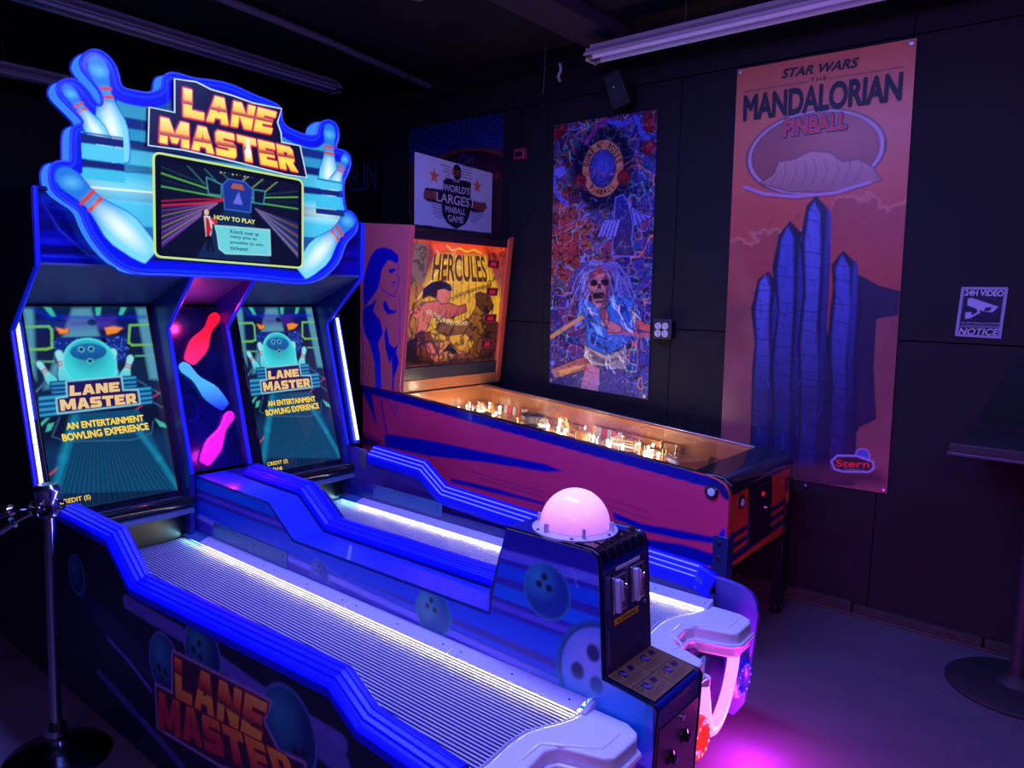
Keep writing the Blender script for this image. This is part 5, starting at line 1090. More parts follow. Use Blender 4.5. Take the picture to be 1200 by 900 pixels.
for k in range(4): c.line([(vx-.08, hz+.01*k), (-.02, hz+.01+.03*k)], .005, ((90, 200, 80), (10, 40, 60), (110, 200, 60), (20, 60, 60))[k]); c.line([(vx+.08, hz+.01*k), (DW, hz+.0+.03*k)], .005, ((90, 200, 80), (10, 40, 60), (110, 200, 60), (20, 60, 60))[k])
c.line([(0, .215), (.1, .235), (.18, .25), (.3, .28)], .008, (210, 20, 70)); c.line([(0, .235), (.14, .262), (.3, .285)], .005, (190, 20, 60))
for a in (.12, .2, .28): c.line([(a, DH), (a+.08, hz+.05)], .005, (60, 140, 120), .7); c.line([(DW-a, DH), (DW-a-.08, hz+.05)], .005, (150, 190, 80), .7)
c.poly([(vx-.06, hz-.05), (vx+.07, hz-.05), (vx+.08, hz+.06), (vx+.04, hz+.09), (vx-.04, hz+.09), (vx-.07, hz+.06)], (20, 50, 150), outline=((60, 120, 230), .004))
c.poly([(vx-.03, hz+.05), (vx+.04, hz+.05), (vx+.03, hz+.075), (vx-.02, hz+.075)], (170, 90, 60)); c.poly([(vx-.02, hz-.02), (vx+.03, hz-.02), (vx+.01, hz+.04)], (110, 110, 230))
for q_ in ([(vx-.14, hz+.01), (vx-.08, hz+.01), (vx-.08, hz+.06), (vx-.15, hz+.08)], [(vx+.09, hz+.0), (vx+.14, hz+.0), (vx+.15, hz+.06), (vx+.09, hz+.06)]): c.poly(q_, (6, 10, 26), outline=((70, 170, 190), .004))
for k in range(9): c.line([(vx-.08+.02*k, hz+.115+.004*(k % 3)), (vx-.085+.022*k, hz+.13+.004*(k % 3))], .005, (220, 225, 150))
# a woman in black and red holding a ball, beside the help box
c.poly([(.185, .215), (.205, .235), (.222, .22), (.222, .19), (.2, .15), (.182, .16)], (10, 8, 12)); c.ell(.208, .212, .011, .015, (235, 190, 170)); c.poly([(.196, .195), (.225, .195), (.235, .15), (.228, .10), (.205, .10), (.2, .15)], (235, 235, 240))
c.poly([(.202, .19), (.22, .185), (.232, .135), (.222, .10), (.206, .11)], (190, 20, 30)); c.poly([(.208, .11), (.232, .105), (.246, .035), (.235, .03), (.225, .07), (.218, .03), (.206, .03)], (10, 10, 14)); c.ell(.245, .175, .016, .016, (190, 40, 60)); c.line([(.222, .18), (.240, .165)], .008, (235, 190, 170))
c.poly([(.25, .155), (.535, .165), (.54, .04), (.30, .03), (.27, .05), (.26, .12)], (110, 215, 225), outline=((200, 250, 250), .003))
wpd = lambda U, V: (lambda a, b: ((ins[3][0]*(1-a)+ins[2][0]*a)*(1-b)+(ins[0][0]*(1-a)+ins[1][0]*a)*b, (ins[3][1]*(1-a)+ins[2][1]*a)*(1-b)+(ins[0][1]*(1-a)+ins[1][1]*a)*b))(U/DW, V/DH)
c.build('display_picture', m_scr, dsp, FX(-3.088), warp=wpd)
qd = lambda a, b, c2, d: tuple(wpd(u, v) for u, v in ((a, d), (c2, d), (c2, b), (a, b)))
words('display_lettering', 'HOW TO PLAY', qd(.245, .185, .455, .205), FX(-3.088), emi('soft_yellow_glow', (225, 235, 120), .95), dsp, .0014, .03)
m_dkb = emi('dark_blue_text', (20, 50, 120), .6)
for k, s_ in enumerate(('Knock over as', 'many pins as', 'possible to win', 'tickets!')): words('display_lettering', s_, qd(.325, .128-.026*k, .325+.0115*len(s_), .146-.026*k), FX(-3.088), m_dkb, dsp, .0014, .015)
MB().prism([tuple(p) for p in ins], 'X', -3.0845, -3.0835).build('display_glass', bpy.data.materials['screen_cover_glass'], dsp)

# ================================================================ oversized pinball machine
pb = thing('pinball_machine', (-2.5, 3.47, 0), 'huge orange and blue pinball machine with a lit backglass beside the bowling lanes', 'pinball machine')
PN, PFAR = 3.08, 3.87
def tz(x): return 1.053-(x+3.77)*.0803
m_pink = mat('orange_side_paint', srgb(235, 90, 84), .35, coat=.25)
m_cabblue = mat('cobalt_paint', (.01, .015, .55), .3, coat=.3)
side = [(-3.77, .40), (-3.77, tz(-3.77)), (-1.36, tz(-1.36)), (-1.32, .850), (-1.29, .835), (-1.272, .81), (-1.265, .78), (-1.262, .443)]
for y0_, y1_ in ((PN, PN+.03), (PFAR-.03, PFAR)):
    o = MB().prism(side, 'Y', y0_, y1_).build('cabinet_side', m_pink, pb, bevel=.003)
    if y0_ == PN: sidep = o
c = Canvas(-3.77, .40, -1.26, 1.055, .007, (230, 60, 116))
VV = c.V; UU = c.U
n = c.noise(6, 3, 71)
BLU = (10, 14, 170)
# blue band along the top edge
c.put((slice(None), slice(None)), np.clip((VV-(1.053-(UU+3.77)*.0803-.052))/.004, 0, 1), srgb(12, 14, 150))
c.put((slice(None), slice(None)), np.clip(1-np.abs(UU+3.15)/.35, 0, 1)*np.clip((.9-VV)/.1, 0, 1)*.35, srgb(150, 20, 60))
c.poly([(-3.561,0.756),(-3.432,0.763),(-3.143,0.772),(-2.628,0.768),(-2.272,0.768),(-2.161,0.75),(-2.271,0.727),(-2.691,0.709),(-3.172,0.673),(-3.544,0.67)], BLU)
c.poly([(-3.779,1.009),(-3.677,0.997),(-3.66,0.921),(-3.635,0.824),(-3.644,0.801),(-3.677,0.875),(-3.728,0.947)], BLU); c.line([(-3.586,0.984),(-3.577,0.909),(-3.545,0.803),(-3.512,0.697),(-3.644,0.644)], .012, BLU); c.line([(-3.553,0.988),(-3.496,0.94),(-3.464,0.889),(-3.441,0.908),(-3.449,0.967)], .006, BLU)
c.poly([(-3.78,0.738),(-3.561,0.701),(-3.627,0.636),(-3.798,0.633)], (60, 10, 90), alpha=.8, soft=.02)
for q_ in ([(-1.855,0.595),(-1.682,0.571),(-1.52,0.582),(-1.31,0.589),(-1.293,0.562),(-1.475,0.543),(-1.671,0.536),(-1.844,0.562)], [(-1.842,0.511),(-1.651,0.502),(-1.474,0.519),(-1.306,0.511),(-1.302,0.448),(-1.47,0.454),(-1.648,0.452),(-1.839,0.459)], [(-2.969,0.571),(-2.624,0.573),(-2.276,0.559),(-2.276,0.545),(-2.623,0.544),(-2.969,0.546)]): c.poly(q_, BLU)
for q_ in ([(-1.897,0.656),(-1.658,0.636)], [(-1.886,0.623),(-1.656,0.602)], [(-2.807,0.64),(-2.278,0.61)], [(-2.753,0.609),(-2.277,0.587)]): c.line(q_, .008, (110, 20, 120), .5)
c.poly([(-1.318,0.572),(-1.285,0.638),(-1.273,0.637),(-1.268,0.481),(-1.301,0.425),(-1.32,0.468)], (16, 20, 200)); c.line([(-1.41,0.901),(-1.326,0.853),(-1.274,0.793)], .05, (20, 16, 110), 1, .004)
c.clip(side)
c.build('side_artwork', m_prg, sidep, FY(PN))
# front face
fr = MB().box(-1.30, -1.266, PN+.02, PFAR-.02, .443, .80).build('cabinet_front', mat('orange_front_paint', srgb(222, 84, 40), .35, coat=.2), pb, bevel=.003)
c = Canvas(PN+.02, .443, PFAR-.02, .80, .006, (222, 84, 42)); 
for a, b in ((.46, .50), (.52, .55), (.57, .60)): c.poly([(PN, a), (PFAR, a+.03), (PFAR, b+.03), (PN, b)], (36, 18, 90))
c.build('front_artwork', m_prg, fr, FX(-1.266))
dpx = [(3.3,0.8),(3.582,0.803),(3.607,0.502),(3.322,0.5)]
y0_, y1_ = dpx[0][0], dpx[1][0]
cdoor = MB().prism(dpx, 'X', -1.266, -1.255).build('coin_door', m_black, pb, bevel=.003)
MB().prism([(a*.86+.14*(y0_+y1_)/2, b*.86+.14*.62) for a, b in dpx], 'X', -1.255, -1.251).build('door_inset', m_blackgl, cdoor, bevel=.002)
cx_, cz_ = [(3.455,0.729)][0]
MB().lathe([(.012, 0), (.010, .006), (0, .007)], (-1.251, cx_, cz_), 12, 'X').build('coin_return_light', emi('red_coin_light', (200, 20, 30), .8), cdoor)
cx_, cz_ = [(3.508,0.652)][0]
MB().lathe([(.009, 0), (.009, .006), (0, .006)], (-1.251, cx_, cz_), 12, 'X').build('door_lock', m_chrome, cdoor)
def button(c_, ax, r, parent, nm='flipper_button'):
    o = MB().lathe([(r, 0), (r, .008 if ax == 'X' else -.008), (r*.8, .012 if ax == 'X' else -.012), (r*.62, .008 if ax == 'X' else -.008)], c_, 20, ax).build(nm, m_blackgl, parent)
    s_ = .009 if ax == 'X' else -.009
    cc_ = (c_[0]+(s_ if ax == 'X' else 0), c_[1]+(s_ if ax == 'Y' else 0), c_[2])
    MB().lathe([(r*.58, 0), (r*.5, s_*.5), (0, s_*.6)], cc_, 16, ax).build('button_cap', m_white, o)
bb = [(-1.345,0.793)][0]; button((bb[0], PN, bb[1]), 'Y', .032, pb)
bb = [(3.221,0.733)][0]; button((-1.266, bb[0], bb[1]), 'X', .032, pb, 'start_button')
bx('plunger_housing', m_black, pb, -1.266, -1.24, 3.80, 3.85, .68, .74, .004)
MB().tube([(-1.24, 3.825, .71), (-1.17, 3.825, .71)], .006, 8).lathe([(.018, 0), (.018, .012), (.008, .016)], (-1.17, 3.825, .71), 12, 'X').build('plunger', m_blackgl, pb)
bx('cabinet_floor', m_black, pb, -3.75, -1.27, PN+.02, PFAR-.02, .42, .45)
bx('cabinet_rear', m_black, pb, -3.77, -3.74, PN+.02, PFAR-.02, .42, 1.0)
# black padded lock bar
MB().prism([(-1.455, tz(-1.455)+.004), (-1.34, tz(-1.34)+.010), (-1.295, .862), (-1.262, .835), (-1.250, .80), (-1.262, .785), (-1.30, .785), (-1.455, tz(-1.455)-.05)], 'Y', PN+.022, PFAR+.012).build('lock_bar', m_blackgl, pb, bevel=.012, seg=3)
# side rails and amber inner walls
for y in (PN+.001, PFAR-.033):
    MB().prism([(-3.42, tz(-3.42)), (-1.45, tz(-1.45)), (-1.45, tz(-1.45)+.006), (-3.42, tz(-3.42)+.006)], 'Y', y, y+.032).build('side_rail', m_blackgl if y < 3.3 else m_steel, pb, bevel=.002)
def inw(y0_, y1_, nm='inner_wall'): return MB().prism([(-3.42, tz(-3.42)-.16), (-1.44, tz(-1.44)-.16), (-1.44, tz(-1.44)-.004), (-3.42, tz(-3.42)-.004)], 'Y', y0_, y1_).build(nm, m_wood, pb)
inw(PN+.03, PN+.038); inw(PFAR-.045, PFAR-.03)
MB().prism([(-3.42, tz(-3.42)-.16), (-3.42, tz(-3.42)+.0), (-3.40, tz(-3.40)+.0), (-3.40, tz(-3.40)-.16)], 'Y', PN+.03, PFAR-.03).build('inner_wall', m_wood, pb)
MB().prism([(-1.46, tz(-1.46)-.16), (-1.46, tz(-1.46)-.006), (-1.44, tz(-1.44)-.006), (-1.44, tz(-1.44)-.16)], 'Y', PN+.03, PFAR-.03).build('inner_wall', m_wood, pb)
L_ = 1.95; PWID = .74; ORG = (-3.40, PN+.036, tz(-3.40)-.125)
pf_ = frame(ORG, (1, 0, -.0803), (0, 1, 0))
play = MB().box(0, L_, 0, PWID, -.012, 0).build('playfield', mat('playfield_board', (.35, .22, .10), .3), pb, world=pf_)
for x_, y_ in ((.3, .37), (.8, .37), (1.3, .37)): point('playfield_light', tuple(pf_@Vector((x_, y_, .075))), (1, .78, .50), 2.6, .03)
c = Canvas(0, 0, L_, PWID, .009, (196, 150, 90)); n = c.noise(6, 3, 81); n2 = c.noise(14, 2, 82)
for th, col_ in ((.62, (220, 120, 40)), (.70, (180, 40, 40)), (.78, (240, 210, 120))): c.put((slice(None), slice(None)), np.clip((n-th+.04)/.02, 0, 1), srgb(*col_))
c.put((slice(None), slice(None)), np.clip((.05-np.abs(n2-.5))/.05, 0, 1)*.5, srgb(60, 30, 30))
for k in range(16): c.ell(.1+random.random()*1.5, .08+random.random()*.58, .03, .03, random.choice([(240, 220, 160), (200, 60, 40), (240, 170, 60)]), ring=.008)
c.ell(1.55, .36, .12, .12, (230, 90, 50)); c.ell(1.55, .36, .09, .09, (240, 180, 90)); c.poly([(1.72, 0), (1.95, 0), (1.95, .74), (1.72, .74), (1.62, .5), (1.62, .24)], (150, 40, 40))
c.build('playfield_artwork', m_prg, play, pf_)
m_bulb = emi('warm_white_bulb', (255, 244, 220), 18); m_gold = mat('gold_post', (.85, .55, .2), .2, metal=.8)
m_rub = mat('white_rubber', (.6, .55, .45), .5); m_plas = mat('amber_plastic', (.8, .45, .12), .2, coat=.4); m_redp = mat('red_plastic', (.7, .06, .04), .25, coat=.4)
rs = random.Random(12)
spots = []
def clear(x, y, r):
    for a, b, q in spots:
        if (a-x)**2+(b-y)**2 < (q+r)**2: return False
    spots.append((x, y, r)); return True
# big pop bumpers
for x, y in ((.42, .22), (.62, .50), (.82, .24)):
    clear(x, y, .09)
    o = MB().lathe([(.055, 0), (.055, .05), (.075, .056), (.078, .066), (.05, .074), (0, .076)], (x, y, 0), 24).build('pop_bumper', mat('bumper_cap', (.06, .05, .08), .25, coat=.5), play, world=pf_)
    MB().lathe([(.04, .001), (.042, .045)], (x, y, 0), 20).build('bumper_body', m_rub, o, world=pf_)
    MB().lathe([(.085, .010), (.085, .016), (.05, .013)], (x, y, 0), 24).build('bumper_skirt', m_gold, o, world=pf_)
# drop target banks and guide rails
for x, y, dx in ((.30, .60, 1), (1.02, .62, 1), (1.18, .10, 1)):
    for k in range(5):
        MB().box(x+k*.036, x+k*.036+.028, y, y+.008, 0, .055).build('drop_target', m_redp if k % 2 else m_rub, play, world=pf_, bevel=.002)
        clear(x+k*.036, y, .02)
for p_ in ([(.05, .06, .02), (.3, .04, .02), (.55, .05, .02)], [(.1, .70, .02), (.5, .69, .02), (.9, .70, .02)], [(1.2, .66, .02), (1.45, .60, .02), (1.62, .50, .02)], [(1.2, .06, .02), (1.45, .12, .02), (1.6, .22, .02)]):
    MB().tube(p_, .006, 6).build('wire_guide', m_chrome, play, world=pf_)
MB().box(.95, 1.55, .675, .69, 0, .045).build('wood_rail', m_wood, play, world=pf_); MB().box(1.0, 1.62, .04, .052, 0, .04).build('wood_rail', m_wood, play, world=pf_)
# raised plastics on posts, lit from below
for k, (x, y, w_, h_, mt_) in enumerate(((.12, .12, .14, .10, m_plas), (.14, .42, .12, .12, m_redp), (.55, .08, .16, .07, m_plas), (.95, .42, .13, .09, m_plas), (1.02, .14, .12, .07, m_redp), (1.22, .46, .15, .08, m_plas), (1.36, .20, .14, .08, m_plas), (.32, .36, .09, .09, m_plas), (1.45, .44, .10, .08, m_redp))):
    pts = [(x, y), (x+w_, y+.01*(k % 3)), (x+w_*.9, y+h_), (x+w_*.2, y+h_*.9)]
    o = MB().prism(pts, 'Z', .050, .053).build('raised_plastic', mt_, play, world=pf_, bevel=.001)
    for a, b in pts: MB().lathe([(.005, 0), (.005, .056), (.007, .058), (.007, .064), (0, .064)], (a, b, 0), 8).build('post', m_gold, o, world=pf_)
    MB().tube([(a, b, .022) for a, b in pts], .005, 6, closed=True).build('rubber_ring', m_rub, o, world=pf_)
for k in range(76):
    for _ in range(12):
        x = .05+rs.random()*1.5; y = .05+rs.random()*.64
        if clear(x, y, .022): break
    else: continue
    if k % 4 < 3:
        MB().lathe([(.006, 0), (.0065, .016), (.009, .022), (.008, .032), (0, .038)], (x, y, 0), 10).build('lamp_bulb', m_bulb, play, world=pf_)
    else:
        MB().lathe([(.010, 0), (.006, .01), (.006, .045), (.009, .048), (.009, .055), (0, .056)], (x, y, 0), 10).build('post', m_chrome if k % 8 < 4 else m_gold, play, world=pf_)
# tall amber gate post cylinder and ramp
MB().lathe([(.036, 0), (.036, .085), (.030, .088), (0, .088)], (1.12, .30, 0), 20).build('amber_drum', mat('amber_drum', (.8, .35, .06), .2, emit=(1, .35, .03), es=.5), play, world=pf_)
# flippers, apron, balls
for y, s_ in ((.26, 1), (.48, -1)):
    MB().prism([(1.56, y-.02), (1.60, y), (1.68, y+s_*.085), (1.66, y+s_*.09), (1.54, y+.02)], 'Z', .01, .035).build('flipper', m_rub, play, world=pf_, bevel=.004)
MB().prism([(1.72, .06), (1.90, .04), (1.93, .37), (1.90, .70), (1.72, .68), (1.80, .46), (1.80, .28)], 'Z', .0, .03).build('apron', m_black, play, world=pf_, bevel=.004)
for x, y in ((1.83, .16), (1.83, .52)): MB().box(x, x+.06, y, y+.10, .03, .032).build('apron_card', emi('red_card', (190, 50, 40), .5), play, world=pf_)
MB().lathe([(.04*math.sin(a), .04-.04*math.cos(a)) for a in np.linspace(0, PI, 10)], (1.50, .20, 0), 18).build('large_ball', m_gold, play, world=pf_)
MB().box(.0, L_, .0, PWID, .112, .117).build('playfield_glass', glassmat('playfield_cover_glass'), pb, world=pf_)
# legs
m_leg = mat('blue_steel_leg', (.05, .08, .35), .3, metal=.6)
for x, y, sx_, sy_ in ((-1.262, PN, 1, -1), (-1.262, PFAR, 1, 1), (-3.72, PN, -1, -1), (-3.72, PFAR, -1, 1)):
    x1 = x+sx_*.006; y1 = y+sy_*.004; zt = .60
    lg = MB().prism([(x1, y1), (x1-sx_*.07, y1), (x1-sx_*.07, y1-sy_*.006), (x1-sx_*.006, y1-sy_*.006), (x1-sx_*.006, y1-sy_*.07), (x1, y1-sy_*.07)], 'Z', .04, zt).build('leg', m_leg if (x, y) == (-1.262, PN) else m_black, pb, bevel=.002)
    MB().lathe([(.032, 0), (.034, .008), (.012, .016), (.010, .05)], (x1-sx_*.03, y1-sy_*.03, 0), 14).build('leveller', m_black, lg)
    for z in (.50, .57): MB().lathe([(.010, 0), (.010, sy_*.006), (0, sy_*.008)], (x1-sx_*.04, y1, z), 8, 'Y').build('leg_bolt', m_screw, lg)
# ---------------- backbox
BF = 4.045
def fx_(z): return -3.418+(z-1.02)*.0971
bs_ = [(-3.79, tz(-3.77)-.004), (-3.79, 2.085), (fx_(2.06), 2.052), (fx_(1.02), tz(-3.42)+.008)]
for y0_, y1_ in ((PN-.002, PN+.02), (BF-.025, BF)):
    o = MB().prism(bs_, 'Y', y0_, y1_).build('backbox_side', m_pink, pb, bevel=.002)
    if y0_ < 3.3: bsd = o
c = Canvas(-3.79, 1.04, -3.31, 2.09, .006, (240, 110, 120)); UU, VV = c.U, c.V
c.put((slice(None), slice(None)), np.clip(1-np.hypot(UU+3.42, (VV-1.85)*.6)/.16, 0, 1)*.0, srgb(120, 60, 190))
NV = (14, 16, 190)
# long haired hero in profile: hair, face side shading, neck, back and arm as flat blue shapes
c.poly([(-3.754,1.733),(-3.723,1.81),(-3.687,1.871),(-3.639,1.916),(-3.57,1.927),(-3.49,1.913),(-3.429,1.875),(-3.423,1.845),(-3.438,1.823),(-3.49,1.841),(-3.524,1.846),(-3.547,1.824),(-3.581,1.786),(-3.593,1.733),(-3.616,1.672),(-3.663,1.625),(-3.711,1.585),(-3.748,1.545),(-3.76,1.608)], NV)
c.poly([(-3.451,1.79),(-3.474,1.778),(-3.49,1.791),(-3.467,1.801)], NV); c.line([(-3.423,1.823),(-3.438,1.756),(-3.42,1.734),(-3.429,1.689),(-3.444,1.659),(-3.46,1.626),(-3.5,1.635),(-3.558,1.657),(-3.597,1.687)], .006, NV); c.line([(-3.489,1.715),(-3.451,1.71),(-3.482,1.688)], .007, NV)
c.poly([(-3.524,1.791),(-3.467,1.796),(-3.451,1.781),(-3.501,1.764)], NV)
c.poly([(-3.76,1.545),(-3.675,1.578),(-3.628,1.61),(-3.663,1.532),(-3.592,1.472),(-3.569,1.396),(-3.616,1.331),(-3.592,1.239),(-3.58,1.02),(-3.64,1.03),(-3.652,1.203),(-3.7,1.327),(-3.748,1.387),(-3.765,1.466)], NV, grad=((30, 60, 240), (-3.72, 1.4), (-3.72, 1.1)))
c.poly([(-3.557,1.397),(-3.534,1.444),(-3.511,1.337),(-3.465,1.309),(-3.431,1.334),(-3.449,1.265),(-3.488,1.247),(-3.499,1.199),(-3.522,1.244),(-3.546,1.305)], NV); c.poly([(-3.569,1.581),(-3.546,1.604),(-3.512,1.552),(-3.466,1.538),(-3.437,1.554),(-3.455,1.523),(-3.523,1.513),(-3.558,1.543)], NV)
c.poly([(-3.488,1.247),(-3.442,1.28),(-3.419,1.221),(-3.464,1.125),(-3.471,1.016),(-3.487,1.022),(-3.48,1.139)], NV); c.line([(-3.736,1.514),(-3.773,1.418),(-3.761,1.259),(-3.774,1.033)], .008, NV); c.line([(-3.422,1.629),(-3.41,1.509),(-3.413,1.343)], .004, NV)
for k in range(7): p_ = [(-3.736,1.325),(-3.664,1.329)]; c.line([(p_[0][0]+.008*k, p_[0][1]-.05*k), (p_[1][0]+.01*k, p_[1][1]-.02-.05*k)], .005, (170, 60, 120), .5)
c.clip(bs_)
c.build('side_artwork', m_prg, bsd, FY(PN-.002))
MB().prism([(-3.79, 2.01), (-3.79, 2.036), (-3.42, 2.036), (fx_(2.06)+.006, 2.058), (fx_(2.06)+.006, 2.035), (fx_(2.03)-.01, 2.01)], 'Y', PN+.02, BF-.025).build('backbox_top', m_black, pb, bevel=.003)
bx('backbox_back', m_black, pb, -3.79, -3.77, PN, BF, 1.0, 2.07)
bx('backbox_neck', m_black, pb, -3.79, -3.44, PN+.02, PFAR+.1, .98, 1.03)
GF = quadframe((fx_(2.05)-.004, PN+.02, 2.05), (fx_(2.05)-.004, BF-.025, 2.05), (fx_(1.03)-.004, PN+.02, 1.03))
GWd = BF-PN-.045; GH = 1.025
fm = MB(); 
MB().box(0, GWd, GH-.075, GH, -.03, .002).build('speaker_bar', mat('plum_black_bar', (.02, .008, .02), .35), pb, world=GF, bevel=.003)
MB().box(.0, GWd, .075, .155, -.03, .004).build('lower_bar', mat('grey_bar', (.04, .035, .04), .3), pb, world=GF, bevel=.003)
MB().box(.0, GWd, .0, .075, -.03, .010).build('wood_bar', m_wood, pb, world=GF, bevel=.004)
MB().box(GWd-.035, GWd+.002, .0, GH, -.03, .012).build('side_moulding', mat('orange_moulding', srgb(226, 96, 60), .3, coat=.3), pb, world=GF, bevel=.004)
MB().box(-.002, .006, .0, GH, -.03, .012).build('side_moulding', mat('pink_moulding', srgb(200, 90, 110), .3), pb, world=GF, bevel=.002)
gx0, gx1, gy0, gy1 = .010, GWd-.038, .158, GH-.078
gl = MB().box(gx0, gx1, gy0, gy1, -.03, -.012).build('backglass', m_black, pb, world=GF)
c = Canvas(0, 0, .86, .82, .0048, (120, 60, 30)); n = c.noise(7, 3, 91); n2 = c.noise(18, 3, 92)
c.vgrad([(0, (120, 50, 20)), (.25, (190, 110, 30)), (.5, (200, 130, 30)), (.75, (150, 60, 60)), (.92, (170, 50, 30)), (1, (240, 70, 20))])
c.I *= (.55+.8*n)[..., None]
c.poly([(0.1227,0.5379),(0.2111,0.7462),(0.6684,0.7536),(0.8616,0.4655),(0.8582,0.2121),(0.6787,0.0885),(0.3173,0.0921),(0.1037,0.2994)], (232, 168, 34), soft=.02, grad=((205, 130, 20), (.4, .3), (.4, 0)))
for k in range(9):
    p_ = [(0.1682,0.7364),(0.6922,0.7548),(0.1704,0.2704),(0.8048,0.2747)]; t = k/8
    c.line([(p_[0][0]*(1-t)+p_[1][0]*t, p_[0][1]), (p_[2][0]*(1-t)+p_[3][0]*t, p_[2][1])], .005, (110, 60, 12))
# plain cut letters on the planks
c.put((slice(None), slice(None)), np.clip((.04-np.abs(n2-.52))/.04, 0, 1)*.4, srgb(60, 24, 10))
c.poly([(0.1616,0.8048),(0.6156,0.8146),(0.6684,0.7536),(0.5255,0.7702),(0.413,0.7409),(0.2978,0.7661),(0.19,0.7375)], (250, 80, 20), soft=.01)
c.line([(0.2949,0.7969),(0.3425,0.7684),(0.4087,0.7875),(0.4794,0.7678),(0.5474,0.7871),(0.6197,0.7671)], .007, (255, 220, 60)); c.line([(0.2873,0.6885),(0.0693,0.432)], .010, (250, 200, 90)); c.line([(0.2873,0.6885),(0.4435,0.6566)], .005, (255, 230, 120)); c.line([(0.2096,0.7615),(0.3337,0.6213)], .004, (255, 220, 120)); c.line([(0.3769,0.7625),(0.2031,0.601)], .004, (255, 220, 120))
c.poly([(-0.0206,0.802),(0.1184,0.8023),(0.1451,0.7505),(0.1213,0.5528),(0.0154,0.5493)], (120, 90, 80), soft=.01, alpha=.8)
INK = (26, 10, 10)
def bp_(q_, col1, col2=None, w_=.006): c.poly(q_, col1, outline=(INK, w_), grad=(col2, q_[0], q_[len(q_)//2]) if col2 else None)
# generic wrestler pulling a chain, facing a brown beast
bp_([(0.6443,0.4838),(0.7383,0.4942),(0.7689,0.4159),(0.7266,0.3523),(0.7623,0.2119),(0.7021,0.0883),(0.684,0.0272),(0.6145,0.0282),(0.6268,0.1503),(0.5294,0.2116),(0.3513,0.1964),(0.2602,0.2336),(0.277,0.2861),(0.4559,0.2723),(0.5657,0.3192),(0.6065,0.3817)], (176, 110, 30), (110, 60, 20))
bp_([(0.5976,0.4826),(0.643,0.4995),(0.741,0.4626),(0.7942,0.4006),(0.7503,0.3526),(0.678,0.3672),(0.6154,0.4129)], (90, 46, 16))
bp_([(0.7266,0.3523),(0.853,0.275),(0.8927,0.0865),(0.7781,0.0257),(0.684,0.0272),(0.7438,0.1498)], (70, 30, 14))
bp_([(0.0138,0.3572),(0.1345,0.4185),(0.2846,0.4368),(0.4447,0.3943),(0.5115,0.4109),(0.5271,0.3649),(0.3844,0.3172),(0.2076,0.3302),(0.1733,0.2408),(0.0913,0.2111),(0.1037,0.2994)], (220, 110, 90), (180, 70, 60))
bp_([(0.1209,0.448),(0.1257,0.508),(0.1865,0.5474),(0.2724,0.5655),(0.3527,0.5375),(0.3667,0.5073),(0.3001,0.5054),(0.281,0.4745),(0.2394,0.4508),(0.1722,0.4718)], (24, 10, 22))
bp_([(0.2452,0.5039),(0.2994,0.513),(0.3496,0.4992),(0.3598,0.4613),(0.3412,0.4228),(0.2867,0.4141),(0.2394,0.4508)], (215, 110, 90))
bp_([(0.0913,0.2111),(0.1961,0.226),(0.2464,0.1519),(0.3187,0.0772),(0.2808,0.0185),(0.1102,0.0214),(0.0611,0.0945)], (150, 60, 30), (60, 20, 20)); bp_([(0.0241,0.1528),(0.0928,0.1964),(0.1102,0.0214),(0.0071,0.0159)], (40, 16, 14)); bp_([(0.1606,0.1523),(0.2248,0.152),(0.3243,0.0178),(0.2592,0.0189)], (210, 100, 80))
bp_([(0.3007,0.1517),(0.3762,0.1664),(0.4725,0.0905),(0.6362,0.0431),(0.6389,0.0126),(0.3025,0.0182)], (214, 130, 60), (150, 60, 40)); c.poly([(0.3187,0.0772),(0.3998,0.1513),(0.4739,0.0755),(0.4305,0.061),(0.3832,0.0914)], INK)
ch = [(0.3724,0.4463),(0.4597,0.4791),(0.5492,0.5047),(0.6407,0.5261),(0.7337,0.5494)]
for k in range(13):
    x = np.interp(k/12, [0, .25, .5, .75, 1], [p[0] for p in ch]); y = np.interp(k/12, [0, .25, .5, .75, 1], [p[1] for p in ch]); c.ell(x, y, .014, .009, INK, ring=.005)
ch = [(0.1831,0.3597),(0.2967,0.3088),(0.4102,0.2796),(0.5232,0.2804)]
for k in range(9):
    x = np.interp(k/8, [0, .33, .66, 1], [p[0] for p in ch]); y = np.interp(k/8, [0, .33, .66, 1], [p[1] for p in ch]); c.ell(x, y, .016, .010, (220, 190, 150), ring=.006)
hn = c.noise(11, 3, 95); lowm = np.clip((.42-c.V)/.1, 0, 1)*.9+np.clip((.16-c.U)/.05, 0, 1)*.7+np.clip((c.U-.66)/.05, 0, 1)*.8
c.put((slice(None), slice(None)), np.clip((.055-np.abs(hn-.5))/.02, 0, 1)*np.clip(lowm, 0, 1)*.85, srgb(*INK))
for k in range(130):
    x = random.random()*.86; y = random.random()*.5; c.line([(x, y), (x+random.uniform(-.02, .02), y+random.uniform(.02, .06))], .005, INK, .8)
c.poly([(0, 0), (.86, 0), (.86, .10), (.7, .03), (.5, .05), (.25, .02), (.1, .08), (0, .2)], (30, 12, 12), soft=.02, alpha=.8)
